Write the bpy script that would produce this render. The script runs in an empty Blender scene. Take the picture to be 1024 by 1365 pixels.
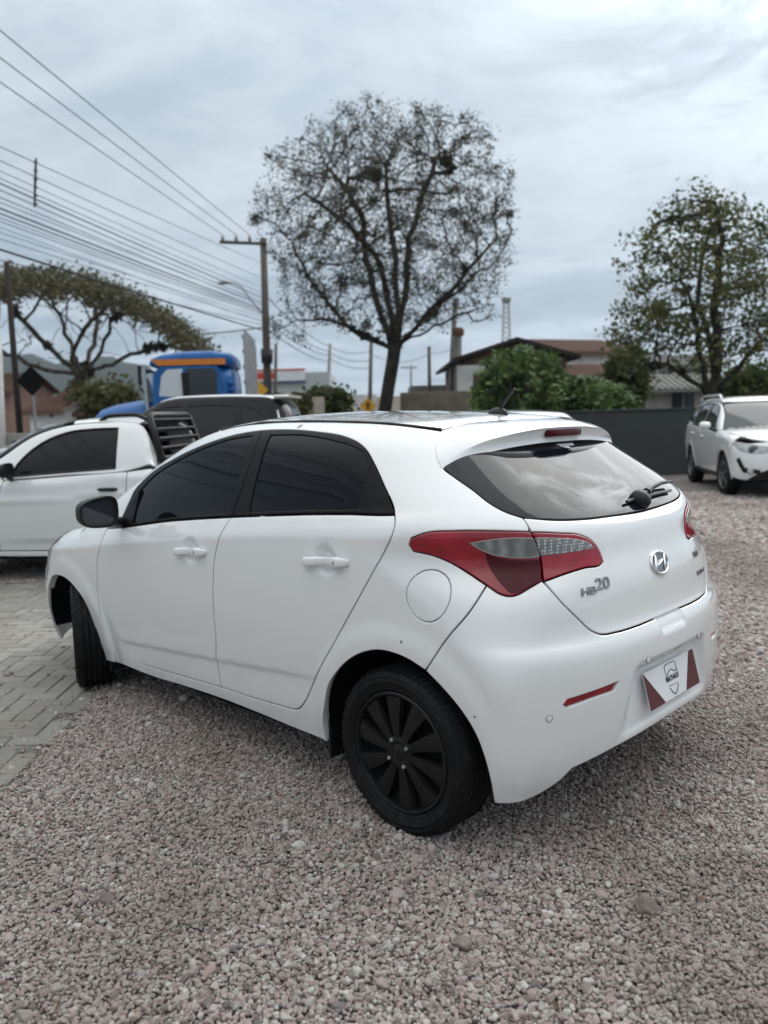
import bpy, math, random
import numpy as np
from mathutils import Vector, Matrix
from mathutils.geometry import delaunay_2d_cdt
R = math.radians
rng = np.random.default_rng(7)
random.seed(7)
scene = bpy.context.scene
COL = scene.collection

# ------------------------------------------------------------------ camera
CAM = np.array([-1.893, 2.792, 1.460]); FPX = 1096.6
YAW, PITCH, ROLL = R(-45.94), R(-6.73), R(-1.56)
def cam_basis():
    f = np.array([math.cos(YAW)*math.cos(PITCH), math.sin(YAW)*math.cos(PITCH), math.sin(PITCH)])
    r = np.array([math.sin(YAW), -math.cos(YAW), 0.0]); u = np.cross(r, f)
    return r*math.cos(ROLL)+u*math.sin(ROLL), u*math.cos(ROLL)-r*math.sin(ROLL), f
RT, UP, FW = cam_basis()
cam_data = bpy.data.cameras.new('camera'); cam = bpy.data.objects.new('camera', cam_data); COL.objects.link(cam)
cam.matrix_world = Matrix(((RT[0], UP[0], -FW[0], CAM[0]), (RT[1], UP[1], -FW[1], CAM[1]), (RT[2], UP[2], -FW[2], CAM[2]), (0, 0, 0, 1)))
cam_data.sensor_fit = 'HORIZONTAL'; cam_data.sensor_width = 36.0; cam_data.lens = FPX/1024*36
cam_data.clip_start = 0.05; cam_data.clip_end = 6000
cam_data.dof.use_dof = True; cam_data.dof.focus_distance = 3.0; cam_data.dof.aperture_fstop = 3.3
scene.camera = cam

# ------------------------------------------------------------------ sky and sun
SUN_EL, SUN_AZ = R(38), R(-86)          # behind thin cloud, off the right side of the car
SUND = Vector((math.cos(SUN_EL)*math.cos(SUN_AZ), math.cos(SUN_EL)*math.sin(SUN_AZ), math.sin(SUN_EL)))
world = bpy.data.worlds.new('World'); scene.world = world; world.use_nodes = True
def build_world():
    nt = world.node_tree; N = nt.nodes; L = nt.links; N.clear()
    out = N.new('ShaderNodeOutputWorld'); bg = N.new('ShaderNodeBackground'); L.new(bg.outputs[0], out.inputs[0])
    sky = N.new('ShaderNodeTexSky'); sky.sky_type = 'NISHITA'; sky.sun_disc = False
    sky.sun_elevation = SUN_EL; sky.sun_rotation = R(90)-SUN_AZ; sky.air_density = 1.0; sky.dust_density = 2.0
    def math_(op, a, b=None, c=None, clamp=False):
        n = N.new('ShaderNodeMath'); n.operation = op; n.use_clamp = clamp
        for i, v in enumerate((a, b, c)):
            if v is None: continue
            if isinstance(v, (int, float)): n.inputs[i].default_value = v
            else: L.new(v, n.inputs[i])
        return n.outputs[0]
    def mix(f, a, b):
        n = N.new('ShaderNodeMix'); n.data_type = 'RGBA'
        if isinstance(f, (int, float)): n.inputs[0].default_value = f
        else: L.new(f, n.inputs[0])
        for i, v in ((6, a), (7, b)):
            if isinstance(v, tuple): n.inputs[i].default_value = (*v, 1)
            else: L.new(v, n.inputs[i])
        return n.outputs[2]
    tc = N.new('ShaderNodeTexCoord'); sep = N.new('ShaderNodeSeparateXYZ'); L.new(tc.outputs['Generated'], sep.inputs[0])
    x, y, z = sep.outputs
    zc = math_('MAXIMUM', z, 0.0); den = math_('ADD', zc, 0.10)
    comb = N.new('ShaderNodeCombineXYZ'); L.new(math_('DIVIDE', x, den), comb.inputs[0]); L.new(math_('DIVIDE', y, den), comb.inputs[1])
    def noise(scale, detail, rough, dist, offs):
        mp = N.new('ShaderNodeMapping'); L.new(comb.outputs[0], mp.inputs[0]); mp.inputs[1].default_value = offs
        n = N.new('ShaderNodeTexNoise'); L.new(mp.outputs[0], n.inputs['Vector'])
        n.inputs['Scale'].default_value = scale; n.inputs['Detail'].default_value = detail
        n.inputs['Roughness'].default_value = rough; n.inputs['Distortion'].default_value = dist
        return n.outputs[0]
    def ramp(v, a, b):
        n = N.new('ShaderNodeMapRange'); n.interpolation_type = 'SMOOTHSTEP'; L.new(v, n.inputs[0])
        n.inputs[1].default_value = a; n.inputs[2].default_value = b; return n.outputs[0]
    big = noise(0.62, 7, 0.58, 0.6, (3.1, 1.7, 0)); fine = noise(2.3, 9, 0.64, 0.8, (0.3, 5.2, 2))
    c = math_('ADD', math_('MULTIPLY', big, 0.70), math_('MULTIPLY', fine, 0.30))
    bright = ramp(c, 0.35, 0.64)
    streak = ramp(math_('ADD', math_('MULTIPLY', big, 0.40), math_('MULTIPLY', fine, 0.60)), 0.44, 0.58)
    dot = N.new('ShaderNodeVectorMath'); dot.operation = 'DOT_PRODUCT'; L.new(tc.outputs['Generated'], dot.inputs[0]); dot.inputs[1].default_value = SUND
    sunward = math_('POWER', math_('MULTIPLY_ADD', dot.outputs['Value'], 0.5, 0.5), 3.0)
    halo = math_('POWER', math_('MAXIMUM', dot.outputs['Value'], 0.0), 26.0)
    high = ramp(zc, 0.0, 0.30); zen = ramp(zc, 0.26, 0.80)
    low = mix(bright, (0.150, 0.205, 0.262), (0.37, 0.428, 0.476))       # layers above the horizon
    upc = mix(bright, (0.250, 0.308, 0.362), (0.395, 0.445, 0.487))
    col = mix(high, low, upc)
    col = mix(zen, col, mix(bright, (0.43, 0.45, 0.455), (0.575, 0.58, 0.565)))
    gain = math_('ADD', math_('ADD', 0.97, math_('MULTIPLY', zen, 1.0)), math_('MULTIPLY', sunward, 0.32))
    gain = math_('ADD', gain, math_('MULTIPLY', math_('MULTIPLY', halo, streak), 4.5))
    vm = N.new('ShaderNodeVectorMath'); vm.operation = 'SCALE'; L.new(col, vm.inputs[0]); L.new(gain, vm.inputs['Scale'])
    sk = N.new('ShaderNodeVectorMath'); sk.operation = 'SCALE'; L.new(sky.outputs[0], sk.inputs[0]); sk.inputs['Scale'].default_value = 0.08
    fin = mix(math_('SUBTRACT', 0.97, math_('MULTIPLY', ramp(c, 0.50, 0.40), 0.12)), sk.outputs[0], vm.outputs[0])
    L.new(fin, bg.inputs[0]); bg.inputs[1].default_value = 1.0
build_world()
sun_d = bpy.data.lights.new('sun', 'SUN'); sun_d.energy = 1.0; sun_d.angle = R(60); sun_d.color = (1.0, 0.975, 0.94)
sun = bpy.data.objects.new('sun', sun_d); COL.objects.link(sun)
sun.rotation_euler = (-SUND).to_track_quat('-Z', 'Y').to_euler()
vs = scene.view_settings; vs.view_transform = 'Standard'; vs.look = 'None'; vs.exposure = 0.60; vs.gamma = 1.0; vs.use_curve_mapping = False
scene.cycles.max_bounces = 8; scene.cycles.transparent_max_bounces = 16

# ------------------------------------------------------------------ helpers
def at(px, py, depth):
    "point seen at photograph pixel (px,py) standing depth metres ahead"
    return CAM + depth*(FW + RT*(px-512)/FPX - UP*(py-682.5)/FPX)
def at_z(px, py, z=0.0):
    d = FW + RT*(px-512)/FPX - UP*(py-682.5)/FPX
    return CAM + d*((z-CAM[2])/d[2])
def tag(o, label=None, cat=None, group=None, kind=None):
    if label: o['label'] = label
    if cat: o['category'] = cat
    if group: o['group'] = group
    if kind: o['kind'] = kind
    return o
def empty(name, loc=(0, 0, 0), rz=0.0, parent=None):
    o = bpy.data.objects.new(name, None); COL.objects.link(o); o.location = loc; o.rotation_euler = (0, 0, rz); o.parent = parent
    o.empty_display_size = .2
    return o
def mesh_obj(name, verts, faces, mat, parent=None, smooth=False, normals=None, mats=None, fmat=None):
    me = bpy.data.meshes.new(name)
    me.from_pydata([tuple(map(float, v)) for v in verts], [], [tuple(int(i) for i in f) for f in faces])
    if mats:
        for m in mats: me.materials.append(m)
        if fmat is not None: me.polygons.foreach_set('material_index', list(fmat))
    elif mat: me.materials.append(mat)
    if smooth or normals is not None: me.polygons.foreach_set('use_smooth', [True]*len(me.polygons))
    me.update()
    if normals is not None: me.normals_split_custom_set_from_vertices([tuple(map(float, n)) for n in normals])
    o = bpy.data.objects.new(name, me); COL.objects.link(o); o.parent = parent
    return o
class MB:
    "collects shapes into one mesh"
    def __init__(s): s.v = []; s.f = []; s.m = []; s.cur = 0
    def add(s, v, f):
        n = len(s.v); s.v += [tuple(map(float, p)) for p in v]; s.f += [tuple(i+n for i in q) for q in f]; s.m += [s.cur]*len(f)
    def box(s, lo, hi, mtx=None):
        (a, b, c), (d, e, f) = lo, hi
        v = [(a, b, c), (d, b, c), (d, e, c), (a, e, c), (a, b, f), (d, b, f), (d, e, f), (a, e, f)]
        if mtx is not None: v = [tuple(mtx @ Vector(p)) for p in v]
        s.add(v, [(0, 3, 2, 1), (4, 5, 6, 7), (0, 1, 5, 4), (1, 2, 6, 5), (2, 3, 7, 6), (3, 0, 4, 7)])
    def bbox(s, lo, hi, b, mtx=None):
        "box with bevelled edges"
        lo = np.array(lo, float); hi = np.array(hi, float); b = min(b, *(0.49*(hi-lo)))
        v = []; idx = {}
        for k in range(8):
            sg = np.array([1 if k >> i & 1 else -1 for i in range(3)])
            c = np.where(sg > 0, hi, lo)
            for ax in range(3):
                p = c-sg*b; p[ax] = c[ax]; idx[k, ax] = len(v); v.append(tuple(p))
        f = []
        for ax in range(3):
            o1, o2 = (ax+1) % 3, (ax+2) % 3
            for sd in (0, 1):
                ks = [(sd << ax) | (p << o1) | (q << o2) for p, q in ((0, 0), (1, 0), (1, 1), (0, 1))]
                q = [idx[k, ax] for k in ks]; f.append(q if sd else q[::-1])
            for p in (0, 1):
                for q in (0, 1):
                    k0 = (p << o1) | (q << o2); k1 = k0 | (1 << ax)
                    qd = [idx[k0, o1], idx[k1, o1], idx[k1, o2], idx[k0, o2]]
                    f.append(qd if (p == q) else qd[::-1])
        for k in range(8):
            t = [idx[k, 0], idx[k, 1], idx[k, 2]]
            f.append(t if bin(k).count('1') % 2 == 1 else t[::-1])
        if mtx is not None: v = [tuple(mtx @ Vector(p)) for p in v]
        s.add(v, f)
    def tube(s, pts, rad, n=8, cap=True):
        pts = [np.array(p, float) for p in pts]; k = len(pts)
        rad = [rad]*k if isinstance(rad, (int, float)) else list(rad)
        t0 = pts[1]-pts[0]; t0 /= np.linalg.norm(t0)
        ref = np.array([0, 0, 1.]) if abs(t0[2]) < .9 else np.array([1., 0, 0])
        a = np.cross(t0, ref); a /= np.linalg.norm(a); base = len(s.v)
        for i in range(k):
            t = pts[min(i+1, k-1)]-pts[max(i-1, 0)]; t /= max(np.linalg.norm(t), 1e-9)
            a = a-t*(a@t); a /= max(np.linalg.norm(a), 1e-9); b = np.cross(t, a)
            for j in range(n):
                th = 2*math.pi*j/n; s.v.append(tuple(pts[i]+rad[i]*(a*math.cos(th)+b*math.sin(th))))
        nf = len(s.f)
        for i in range(k-1):
            for j in range(n):
                j2 = (j+1) % n
                s.f.append((base+i*n+j, base+i*n+j2, base+(i+1)*n+j2, base+(i+1)*n+j))
        if cap:
            s.f.append(tuple(base+j for j in range(n))[::-1]); s.f.append(tuple(base+(k-1)*n+j for j in range(n)))
        s.m += [s.cur]*(len(s.f)-nf)
    def lathe(s, prof, n=48, axis='y', mtx=None, closed=False):
        "profile of (radius, axial) pairs"
        base = len(s.v); k = len(prof); nf = len(s.f)
        for r, h in prof:
            for j in range(n):
                t = 2*math.pi*j/n
                p = (r*math.cos(t), h, r*math.sin(t)) if axis == 'y' else (r*math.cos(t), r*math.sin(t), h)
                s.v.append(tuple(mtx @ Vector(p)) if mtx is not None else p)
        for i in range(k if closed else k-1):
            i2 = (i+1) % k
            for j in range(n):
                j2 = (j+1) % n
                q = (base+i*n+j, base+i*n+j2, base+i2*n+j2, base+i2*n+j)
                s.f.append(q if axis == 'z' else q[::-1])
        s.m += [s.cur]*(len(s.f)-nf)
    def prism(s, poly, d, mtx=None):
        "polygon (x,y) extruded from z=0 to z=d"
        n = len(poly); v = [(x, y, 0) for x, y in poly]+[(x, y, d) for x, y in poly]
        if mtx is not None: v = [tuple(mtx @ Vector(p)) for p in v]
        s.add(v, [tuple(range(n))[::-1], tuple(range(n, 2*n))]+[(i, (i+1) % n, n+(i+1) % n, n+i) for i in range(n)])
    def build(s, name, mat, parent=None, smooth=False, mats=None, sharp=None):
        o = mesh_obj(name, s.v, s.f, mat, parent, smooth, mats=mats, fmat=s.m if mats else None)
        if sharp is not None:
            o.data.set_sharp_from_angle(angle=R(sharp))
        return o
def frame(o, x, y, z):
    "matrix with origin o and axes x,y,z"
    M = Matrix.Identity(4)
    for i in range(3): M[i][0], M[i][1], M[i][2], M[i][3] = x[i], y[i], z[i], o[i]
    return M
def nrm(v): v = np.asarray(v, float); return v/np.linalg.norm(v)

# ------------------------------------------------------------------ materials
MATS = {}
class NT:
    def __init__(s, name):
        s.mat = bpy.data.materials.new(name); s.mat.use_nodes = True; s.t = s.mat.node_tree; s.N = s.t.nodes; s.L = s.t.links
        s.b = s.N['Principled BSDF']; s.out = s.N['Material Output']; s._tc = None
    def n(s, typ, **kw):
        o = s.N.new(typ)
        for k, v in kw.items():
            if k.startswith('_'): setattr(o, k[1:], v)
            else: s.put(o.inputs[k if not k.startswith('i') or not k[1:].isdigit() else int(k[1:])], v)
        return o
    def put(s, sock, v):
        if isinstance(v, bpy.types.NodeSocket): s.L.new(v, sock)
        elif isinstance(v, tuple) and len(v) == 3 and sock.type == 'RGBA': sock.default_value = (*v, 1)
        else: sock.default_value = v
    def tc(s, kind='Object'):
        if s._tc is None: s._tc = s.N.new('ShaderNodeTexCoord')
        return s._tc.outputs[kind]
    def noise(s, scale, detail=4, rough=.6, dist=0., vec=None, map_scale=None):
        v = vec or s.tc()
        if map_scale:
            mp = s.N.new('ShaderNodeMapping'); s.L.new(v, mp.inputs[0]); mp.inputs[3].default_value = map_scale; v = mp.outputs[0]
        return s.n('ShaderNodeTexNoise', Vector=v, Scale=scale, Detail=detail, Roughness=rough, Distortion=dist).outputs[0]
    def ramp(s, v, a, b, lo=0., hi=1.):
        o = s.n('ShaderNodeMapRange', i0=v, i1=a, i2=b, i3=lo, i4=hi); o.interpolation_type = 'SMOOTHSTEP'; return o.outputs[0]
    def mix(s, f, a, b):
        o = s.N.new('ShaderNodeMix'); o.data_type = 'RGBA'; s.put(o.inputs[0], f); s.put(o.inputs[6], a); s.put(o.inputs[7], b); return o.outputs[2]
    def math(s, op, a, b=0., clamp=False):
        o = s.N.new('ShaderNodeMath'); o.operation = op; o.use_clamp = clamp; s.put(o.inputs[0], a); s.put(o.inputs[1], b); return o.outputs[0]
    def bump(s, h, strength=.3, dist=.01):
        o = s.n('ShaderNodeBump', Height=h, Strength=strength, Distance=dist); s.L.new(o.outputs[0], s.b.inputs['Normal'])
    def set(s, **kw):
        names = dict(color='Base Color', rough='Roughness', metal='Metallic', spec='Specular IOR Level', coat='Coat Weight', coatr='Coat Roughness', ior='IOR', trans='Transmission Weight', alpha='Alpha', emit='Emission Color', emits='Emission Strength')
        for k, v in kw.items(): s.put(s.b.inputs[names[k]], v)
        return s
def mat_plain(name, color, rough=.6, metal=0., var=.12, scale=6., bump=0., coat=0., spec=.5, ior=None):
    "solid colour with uneven tone and gloss"
    if name in MATS: return MATS[name]
    t = NT(name); nz = t.noise(scale, 5, .65)
    c = np.array(color)
    t.set(color=t.mix(t.ramp(nz, .3, .7), tuple(np.clip(c*(1-var), 0, 1)), tuple(np.clip(c*(1+var), 0, 1))), metal=metal, coat=coat, spec=spec)
    if ior: t.set(ior=ior)
    t.set(rough=t.ramp(t.noise(scale*2.3, 3), .3, .7, max(rough-.06, 0.), min(rough+.06, 1.)))
    if bump: t.bump(t.noise(scale*7, 6, .7), bump, .01)
    MATS[name] = t.mat; return t.mat
# ------------------------------------------------------------------ smooth body surfaces
def spline(xs,ys):
    "natural cubic spline, linear outside"
    xs=np.asarray(xs,float);ys=np.asarray(ys,float);n=len(xs);h=np.diff(xs)
    A=np.zeros((n,n));b=np.zeros(n);A[0,0]=A[-1,-1]=1
    for i in range(1,n-1):
        A[i,i-1]=h[i-1];A[i,i]=2*(h[i-1]+h[i]);A[i,i+1]=h[i]
        b[i]=6*((ys[i+1]-ys[i])/h[i]-(ys[i]-ys[i-1])/h[i-1])
    M=np.linalg.solve(A,b)
    def f(x):
        x=np.asarray(x,float);i=np.clip(np.searchsorted(xs,x)-1,0,n-2)
        xc=np.clip(x,xs[0],xs[-1]);a=(xs[i+1]-xc);c=(xc-xs[i]);hh=h[i]
        y=(M[i]*a**3+M[i+1]*c**3)/(6*hh)+(ys[i]/hh-M[i]*hh/6)*a+(ys[i+1]/hh-M[i+1]*hh/6)*c
        s0=(ys[1]-ys[0])/h[0]-h[0]*(2*M[0]+M[1])/6
        s1=(ys[-1]-ys[-2])/h[-1]+h[-1]*(2*M[-1]+M[-2])/6
        return y+np.where(x<xs[0],(x-xs[0])*s0,0)+np.where(x>xs[-1],(x-xs[-1])*s1,0)
    return f
def smax(a,b,k):
    h=np.maximum(k-np.abs(a-b),0)/k
    return np.maximum(a,b)+h*h*k*.25
def sstep(a,b,x):
    t=np.clip((x-a)/(b-a),0,1);return t*t*(3-2*t)
zb_=spline([-.6,0.008,.955,1.874,2.6],[1.15,1.131,1.057,.944,.84])
base_=spline([.10,.20,.30,.42,.55,.70,.85,1.0,1.2],[.735,.762,.786,.806,.822,.833,.834,.829,.818])
roofx=spline([-.35,-.15,.05,.35,.75,1.15,1.45,1.80,2.20],[1.385,1.420,1.444,1.466,1.478,1.470,1.420,1.280,1.070])
hoodx=spline([1.9,2.25,2.6,3.0,3.2,3.35],[1.03,.985,.925,.81,.69,.50])
rearz=spline([.20,.27,.36,.46,.58,.665,.70,.722,.75,.80,.90,.965,1.03,1.075,1.12,1.33,1.45],
             [-.565,-.600,-.622,-.632,-.637,-.633,-.621,-.606,-.596,-.588,-.568,-.543,-.527,-.505,-.462,-.155,.03])
frontz=spline([.16,.3,.45,.6,.75,.9],[3.20,3.28,3.30,3.27,3.19,3.05])
def Ys(x,z):
    y=base_(z)
    y=y-.022*((x-1.15)/1.25)**2-(.035+.085*sstep(.50,.78,z))*sstep(2.2,3.25,x)**2
    zb=zb_(x);zs=zb-.088
    d=z-zs
    y=y-.034*sstep(-.004,.10,d)                      # shoulder above the crease
    e=np.maximum(z-zb+.02,0)
    y=y-(.26*e+.38*e*e)                        # tumblehome
    y=y-.25*np.maximum(.35-x,0)**2*sstep(0,.25,z-zb+.05)-.03*np.maximum(x-1.2,0)**2*sstep(0,.3,z-zb)
    # lower door crease: step rising to the rear
    zc=.352+.082*(1.856-x)
    m=sstep(.30,.62,x)*sstep(2.0,1.86,x)
    y=y-m*.0065*sstep(.014,-.014,z-zc)*sstep(-.17,-.02,z-zc)
    # arch lips
    for ax,az in((0,.30),(2.5,.29)):
        r=np.hypot(x-ax,z-az)
        y=y+.010*sstep(.47,.385,r)*sstep(.95,.75,z)
    # cups behind the door handles
    for hx,hz in((1.185,.897),(.318,.942)):
        q=((x-hx)/.048)**2+((z-hz)/.046)**2
        y=y-.020*np.exp(-q*q*.9)
    return y
def Xr(y,z):
    a=np.abs(y)
    x=rearz(z)+.16*a**2+(.25+.30*np.exp(-((z-.98)/.09)**2))*a**4
    # plate recess in bumper
    m=sstep(.335,.27,a+.35*(z-.45))*sstep(.355,.385,z)*sstep(.60,.56,z)
    x=x+m*(.012+.16*np.clip(z-.37,0,.2))
    x=x+.010*sstep(.105,.080,a)*sstep(.660,.690,z)*sstep(.722,.717,z)   # grip notch
    return x
def Zr(x,y):
    a=np.abs(y)
    r=roofx(x)-.09*a**2-.10*a**4
    h=hoodx(x)-.13*a**2
    return np.where(x<1.2,r,smax(np.minimum(r,9),h,.03)) if False else np.maximum(r,h)
def F_hatch(x,y,z):
    a=np.abs(y)
    s=a-Ys(x,z)
    t=(z-Zr(x,a))*.8
    b=(Xr(a,z)-x)*sstep(1.2,.2,z)*.25+ (Xr(a,z)-x)*.75
    f=x-(frontz(z)-.22*a**2-.45*a**4)
    kr=.055+.195*sstep(.56,.95,z)
    g=smax(s,b,kr)
    g=smax(g,f,.22)
    g=smax(g,t,.07)
    return g
# outlines of the hatchback's panels, metres in the car's own frame (x forward, y left, z up, origin below the rear axle)
K = {
 'dlo_front': [(1.845, 0.787, 0.946), (1.875, 0.775, 0.972), (1.865, 0.742, 1.052), (1.854, 0.699, 1.136), (1.776, 0.667, 1.202), (1.59, 0.65, 1.275), (1.34, 0.631, 1.347), (1.111, 0.614, 1.392), (0.93, 0.608, 1.409), (0.906, 0.67, 1.328), (0.907, 0.726, 1.214), (0.925, 0.787, 1.06), (1.145, 0.788, 1.038), (1.396, 0.788, 1.011)],
 'dlo_rear': [(0.93, 0.608, 1.409), (0.801, 0.61, 1.411), (0.674, 0.616, 1.408), (0.548, 0.627, 1.4), (0.415, 0.64, 1.387), (0.305, 0.658, 1.363), (0.239, 0.674, 1.334), (0.172, 0.698, 1.28), (0.1, 0.727, 1.21), (0.023, 0.762, 1.131), (0.021, 0.767, 1.124), (0.235, 0.775, 1.114), (0.392, 0.779, 1.104), (0.63, 0.784, 1.085), (0.924, 0.788, 1.059), (0.907, 0.726, 1.214), (0.906, 0.67, 1.328)],
 'glass_front': [(1.758, 0.784, 0.968), (1.781, 0.744, 1.065), (1.78, 0.711, 1.132), (1.703, 0.686, 1.194), (1.565, 0.667, 1.255), (1.322, 0.644, 1.332), (1.14, 0.63, 1.371), (0.974, 0.627, 1.387), (0.954, 0.718, 1.228), (0.973, 0.783, 1.066), (1.18, 0.784, 1.044), (1.401, 0.784, 1.02)],
 'glass_rear': [(0.847, 0.63, 1.39), (0.647, 0.636, 1.39), (0.434, 0.656, 1.369), (0.317, 0.671, 1.349), (0.247, 0.682, 1.324), (0.201, 0.701, 1.282), (0.196, 0.725, 1.23), (0.193, 0.766, 1.13), (0.378, 0.773, 1.117), (0.591, 0.778, 1.1), (0.818, 0.781, 1.081)],
 'front_door': [(2.02, 0.785, 0.921), (2.034, 0.823, 0.836), (2.072, 0.823, 0.766), (2.093, 0.82, 0.684), (2.119, 0.809, 0.54), (2.113, 0.796, 0.378), (2.103, 0.784, 0.304), (2.092, 0.775, 0.27), (2.058, 0.766, 0.254), (1.709, 0.766, 0.258), (1.357, 0.776, 0.275), (1.081, 0.781, 0.288), (1.076, 0.792, 0.414), (1.047, 0.819, 0.526), (1.037, 0.831, 0.662), (1.026, 0.834, 0.762), (1.001, 0.833, 0.893), (0.959, 0.823, 0.991), (0.932, 0.79, 1.054), (1.142, 0.791, 1.033), (1.392, 0.79, 1.006), (1.841, 0.79, 0.943)],
 'rear_door': [(0.932, 0.79, 1.054), (0.959, 0.823, 0.991), (1.001, 0.833, 0.893), (1.026, 0.834, 0.762), (1.037, 0.831, 0.662), (1.047, 0.819, 0.526), (1.076, 0.792, 0.414), (1.081, 0.781, 0.288), (0.835, 0.782, 0.292), (0.637, 0.782, 0.301), (0.59, 0.782, 0.303), (0.551, 0.783, 0.314), (0.509, 0.786, 0.352), (0.425, 0.801, 0.464), (0.245, 0.821, 0.695), (0.103, 0.818, 0.891), (0.027, 0.806, 1.007), (-0.001, 0.8, 1.06), (0.001, 0.784, 1.096), (0.016, 0.769, 1.121), (0.232, 0.778, 1.11), (0.39, 0.782, 1.1), (0.627, 0.787, 1.081)],
 'arch': [(0.414, 0.761, 0.204), (0.411, 0.78, 0.271), (0.376, 0.8, 0.374), (0.336, 0.812, 0.463), (0.27, 0.82, 0.538), (0.19, 0.824, 0.6), (0.118, 0.824, 0.635), (0.07, 0.824, 0.649), (0.013, 0.822, 0.654), (-0.067, 0.819, 0.645), (-0.149, 0.814, 0.618), (-0.226, 0.807, 0.562), (-0.284, 0.798, 0.507), (-0.327, 0.788, 0.447), (-0.351, 0.773, 0.374), (-0.361, 0.753, 0.287), (-0.356, 0.727, 0.205)],
 'seam': [(-0.149, 0.814, 0.618), (-0.24, 0.805, 0.744), (-0.305, 0.771, 0.833), (-0.337, 0.716, 0.903)],
 'sillbot': [(2.245, 0.752, 0.189), (2.077, 0.754, 0.198), (1.694, 0.758, 0.201), (1.365, 0.766, 0.219), (1.08, 0.769, 0.226), (0.836, 0.766, 0.222), (0.621, 0.761, 0.213), (0.414, 0.761, 0.204)],
 'lamp': [(-0.067, 0.789, 1.029), (-0.076, 0.789, 1.05), (-0.126, 0.774, 1.07), (-0.225, 0.735, 1.08), (-0.336, 0.664, 1.08), (-0.407, 0.586, 1.073), (-0.422, 0.574, 1.037), (-0.433, 0.566, 0.971), (-0.453, 0.586, 0.92), (-0.433, 0.636, 0.899), (-0.413, 0.674, 0.882), (-0.394, 0.692, 0.88), (-0.378, 0.702, 0.885), (-0.33, 0.714, 0.911), (-0.274, 0.724, 0.941), (-0.211, 0.74, 0.973), (-0.144, 0.764, 0.997), (-0.08, 0.784, 1.007)],
 'lamp_clear': [(-0.267, 0.716, 1.043), (-0.313, 0.688, 1.052), (-0.369, 0.64, 1.057), (-0.414, 0.584, 1.053), (-0.423, 0.572, 1.022), (-0.428, 0.567, 0.992), (-0.401, 0.603, 0.991), (-0.371, 0.635, 0.994), (-0.326, 0.672, 1.005), (-0.294, 0.696, 1.022)],
 'lamp_in': [(-0.41, 0.581, 1.072), (-0.454, 0.488, 1.061), (-0.485, 0.4, 1.045), (-0.5, 0.358, 1.023), (-0.515, 0.329, 0.982), (-0.525, 0.324, 0.952), (-0.525, 0.342, 0.944), (-0.509, 0.414, 0.942), (-0.485, 0.501, 0.932), (-0.457, 0.582, 0.917), (-0.437, 0.561, 0.97), (-0.424, 0.57, 1.037)],
 'lamp_in_clear': [(-0.419, 0.575, 1.054), (-0.452, 0.507, 1.048), (-0.485, 0.414, 1.032), (-0.496, 0.38, 1.021), (-0.506, 0.353, 1), (-0.473, 0.472, 0.996), (-0.431, 0.561, 0.994)],
 'lamp_dark': [(-0.305, 0.688, 1.011), (-0.34, 0.662, 0.995), (-0.385, 0.622, 0.985), (-0.43, 0.566, 0.983), (-0.449, 0.586, 0.924), (-0.432, 0.633, 0.903), (-0.411, 0.671, 0.888), (-0.396, 0.684, 0.888), (-0.354, 0.686, 0.924), (-0.317, 0.684, 0.966)],
 'gate': [(-0.376, 0.578, 1.116), (-0.4, 0.58, 1.09), (-0.422, 0.574, 1.037), (-0.433, 0.566, 0.971), (-0.454, 0.587, 0.918), (-0.499, 0.56, 0.86), (-0.533, 0.5, 0.79), (-0.554, 0.453, 0.744), (-0.566, 0.424, 0.729), (-0.583, 0.343, 0.721), (-0.597, 0.235, 0.72), (-0.603, 0.109, 0.722)],
 'glass': [(-0.066, 0.608, 1.275), (-0.121, 0.612, 1.244), (-0.201, 0.614, 1.203), (-0.279, 0.617, 1.16), (-0.333, 0.604, 1.134), (-0.375, 0.577, 1.117), (-0.426, 0.485, 1.103), (-0.465, 0.351, 1.093), (-0.484, 0.224, 1.09)],
 'bumpbot': [(-0.356, 0.725, 0.202), (-0.393, 0.708, 0.208), (-0.426, 0.68, 0.21), (-0.486, 0.619, 0.237), (-0.514, 0.583, 0.263), (-0.54, 0.547, 0.302), (-0.584, 0.398, 0.324), (-0.609, 0.235, 0.337)],
 'refl': [(-0.543, 0.602, 0.535), (-0.55, 0.587, 0.549), (-0.607, 0.378, 0.562), (-0.603, 0.396, 0.537), (-0.585, 0.476, 0.535), (-0.549, 0.589, 0.525)],
 'farch': [(2.245, 0.752, 0.189), (2.208, 0.781, 0.302), (2.22, 0.8, 0.419), (2.272, 0.81, 0.509), (2.359, 0.813, 0.57), (2.456, 0.813, 0.608), (2.578, 0.807, 0.616), (2.714, 0.792, 0.573)],
 'spseam': [(0.039, 0.474, 1.395), (0.039, 0.504, 1.385), (0.006, 0.552, 1.349), (-0.032, 0.592, 1.304), (-0.066, 0.608, 1.275)],
}
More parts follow.
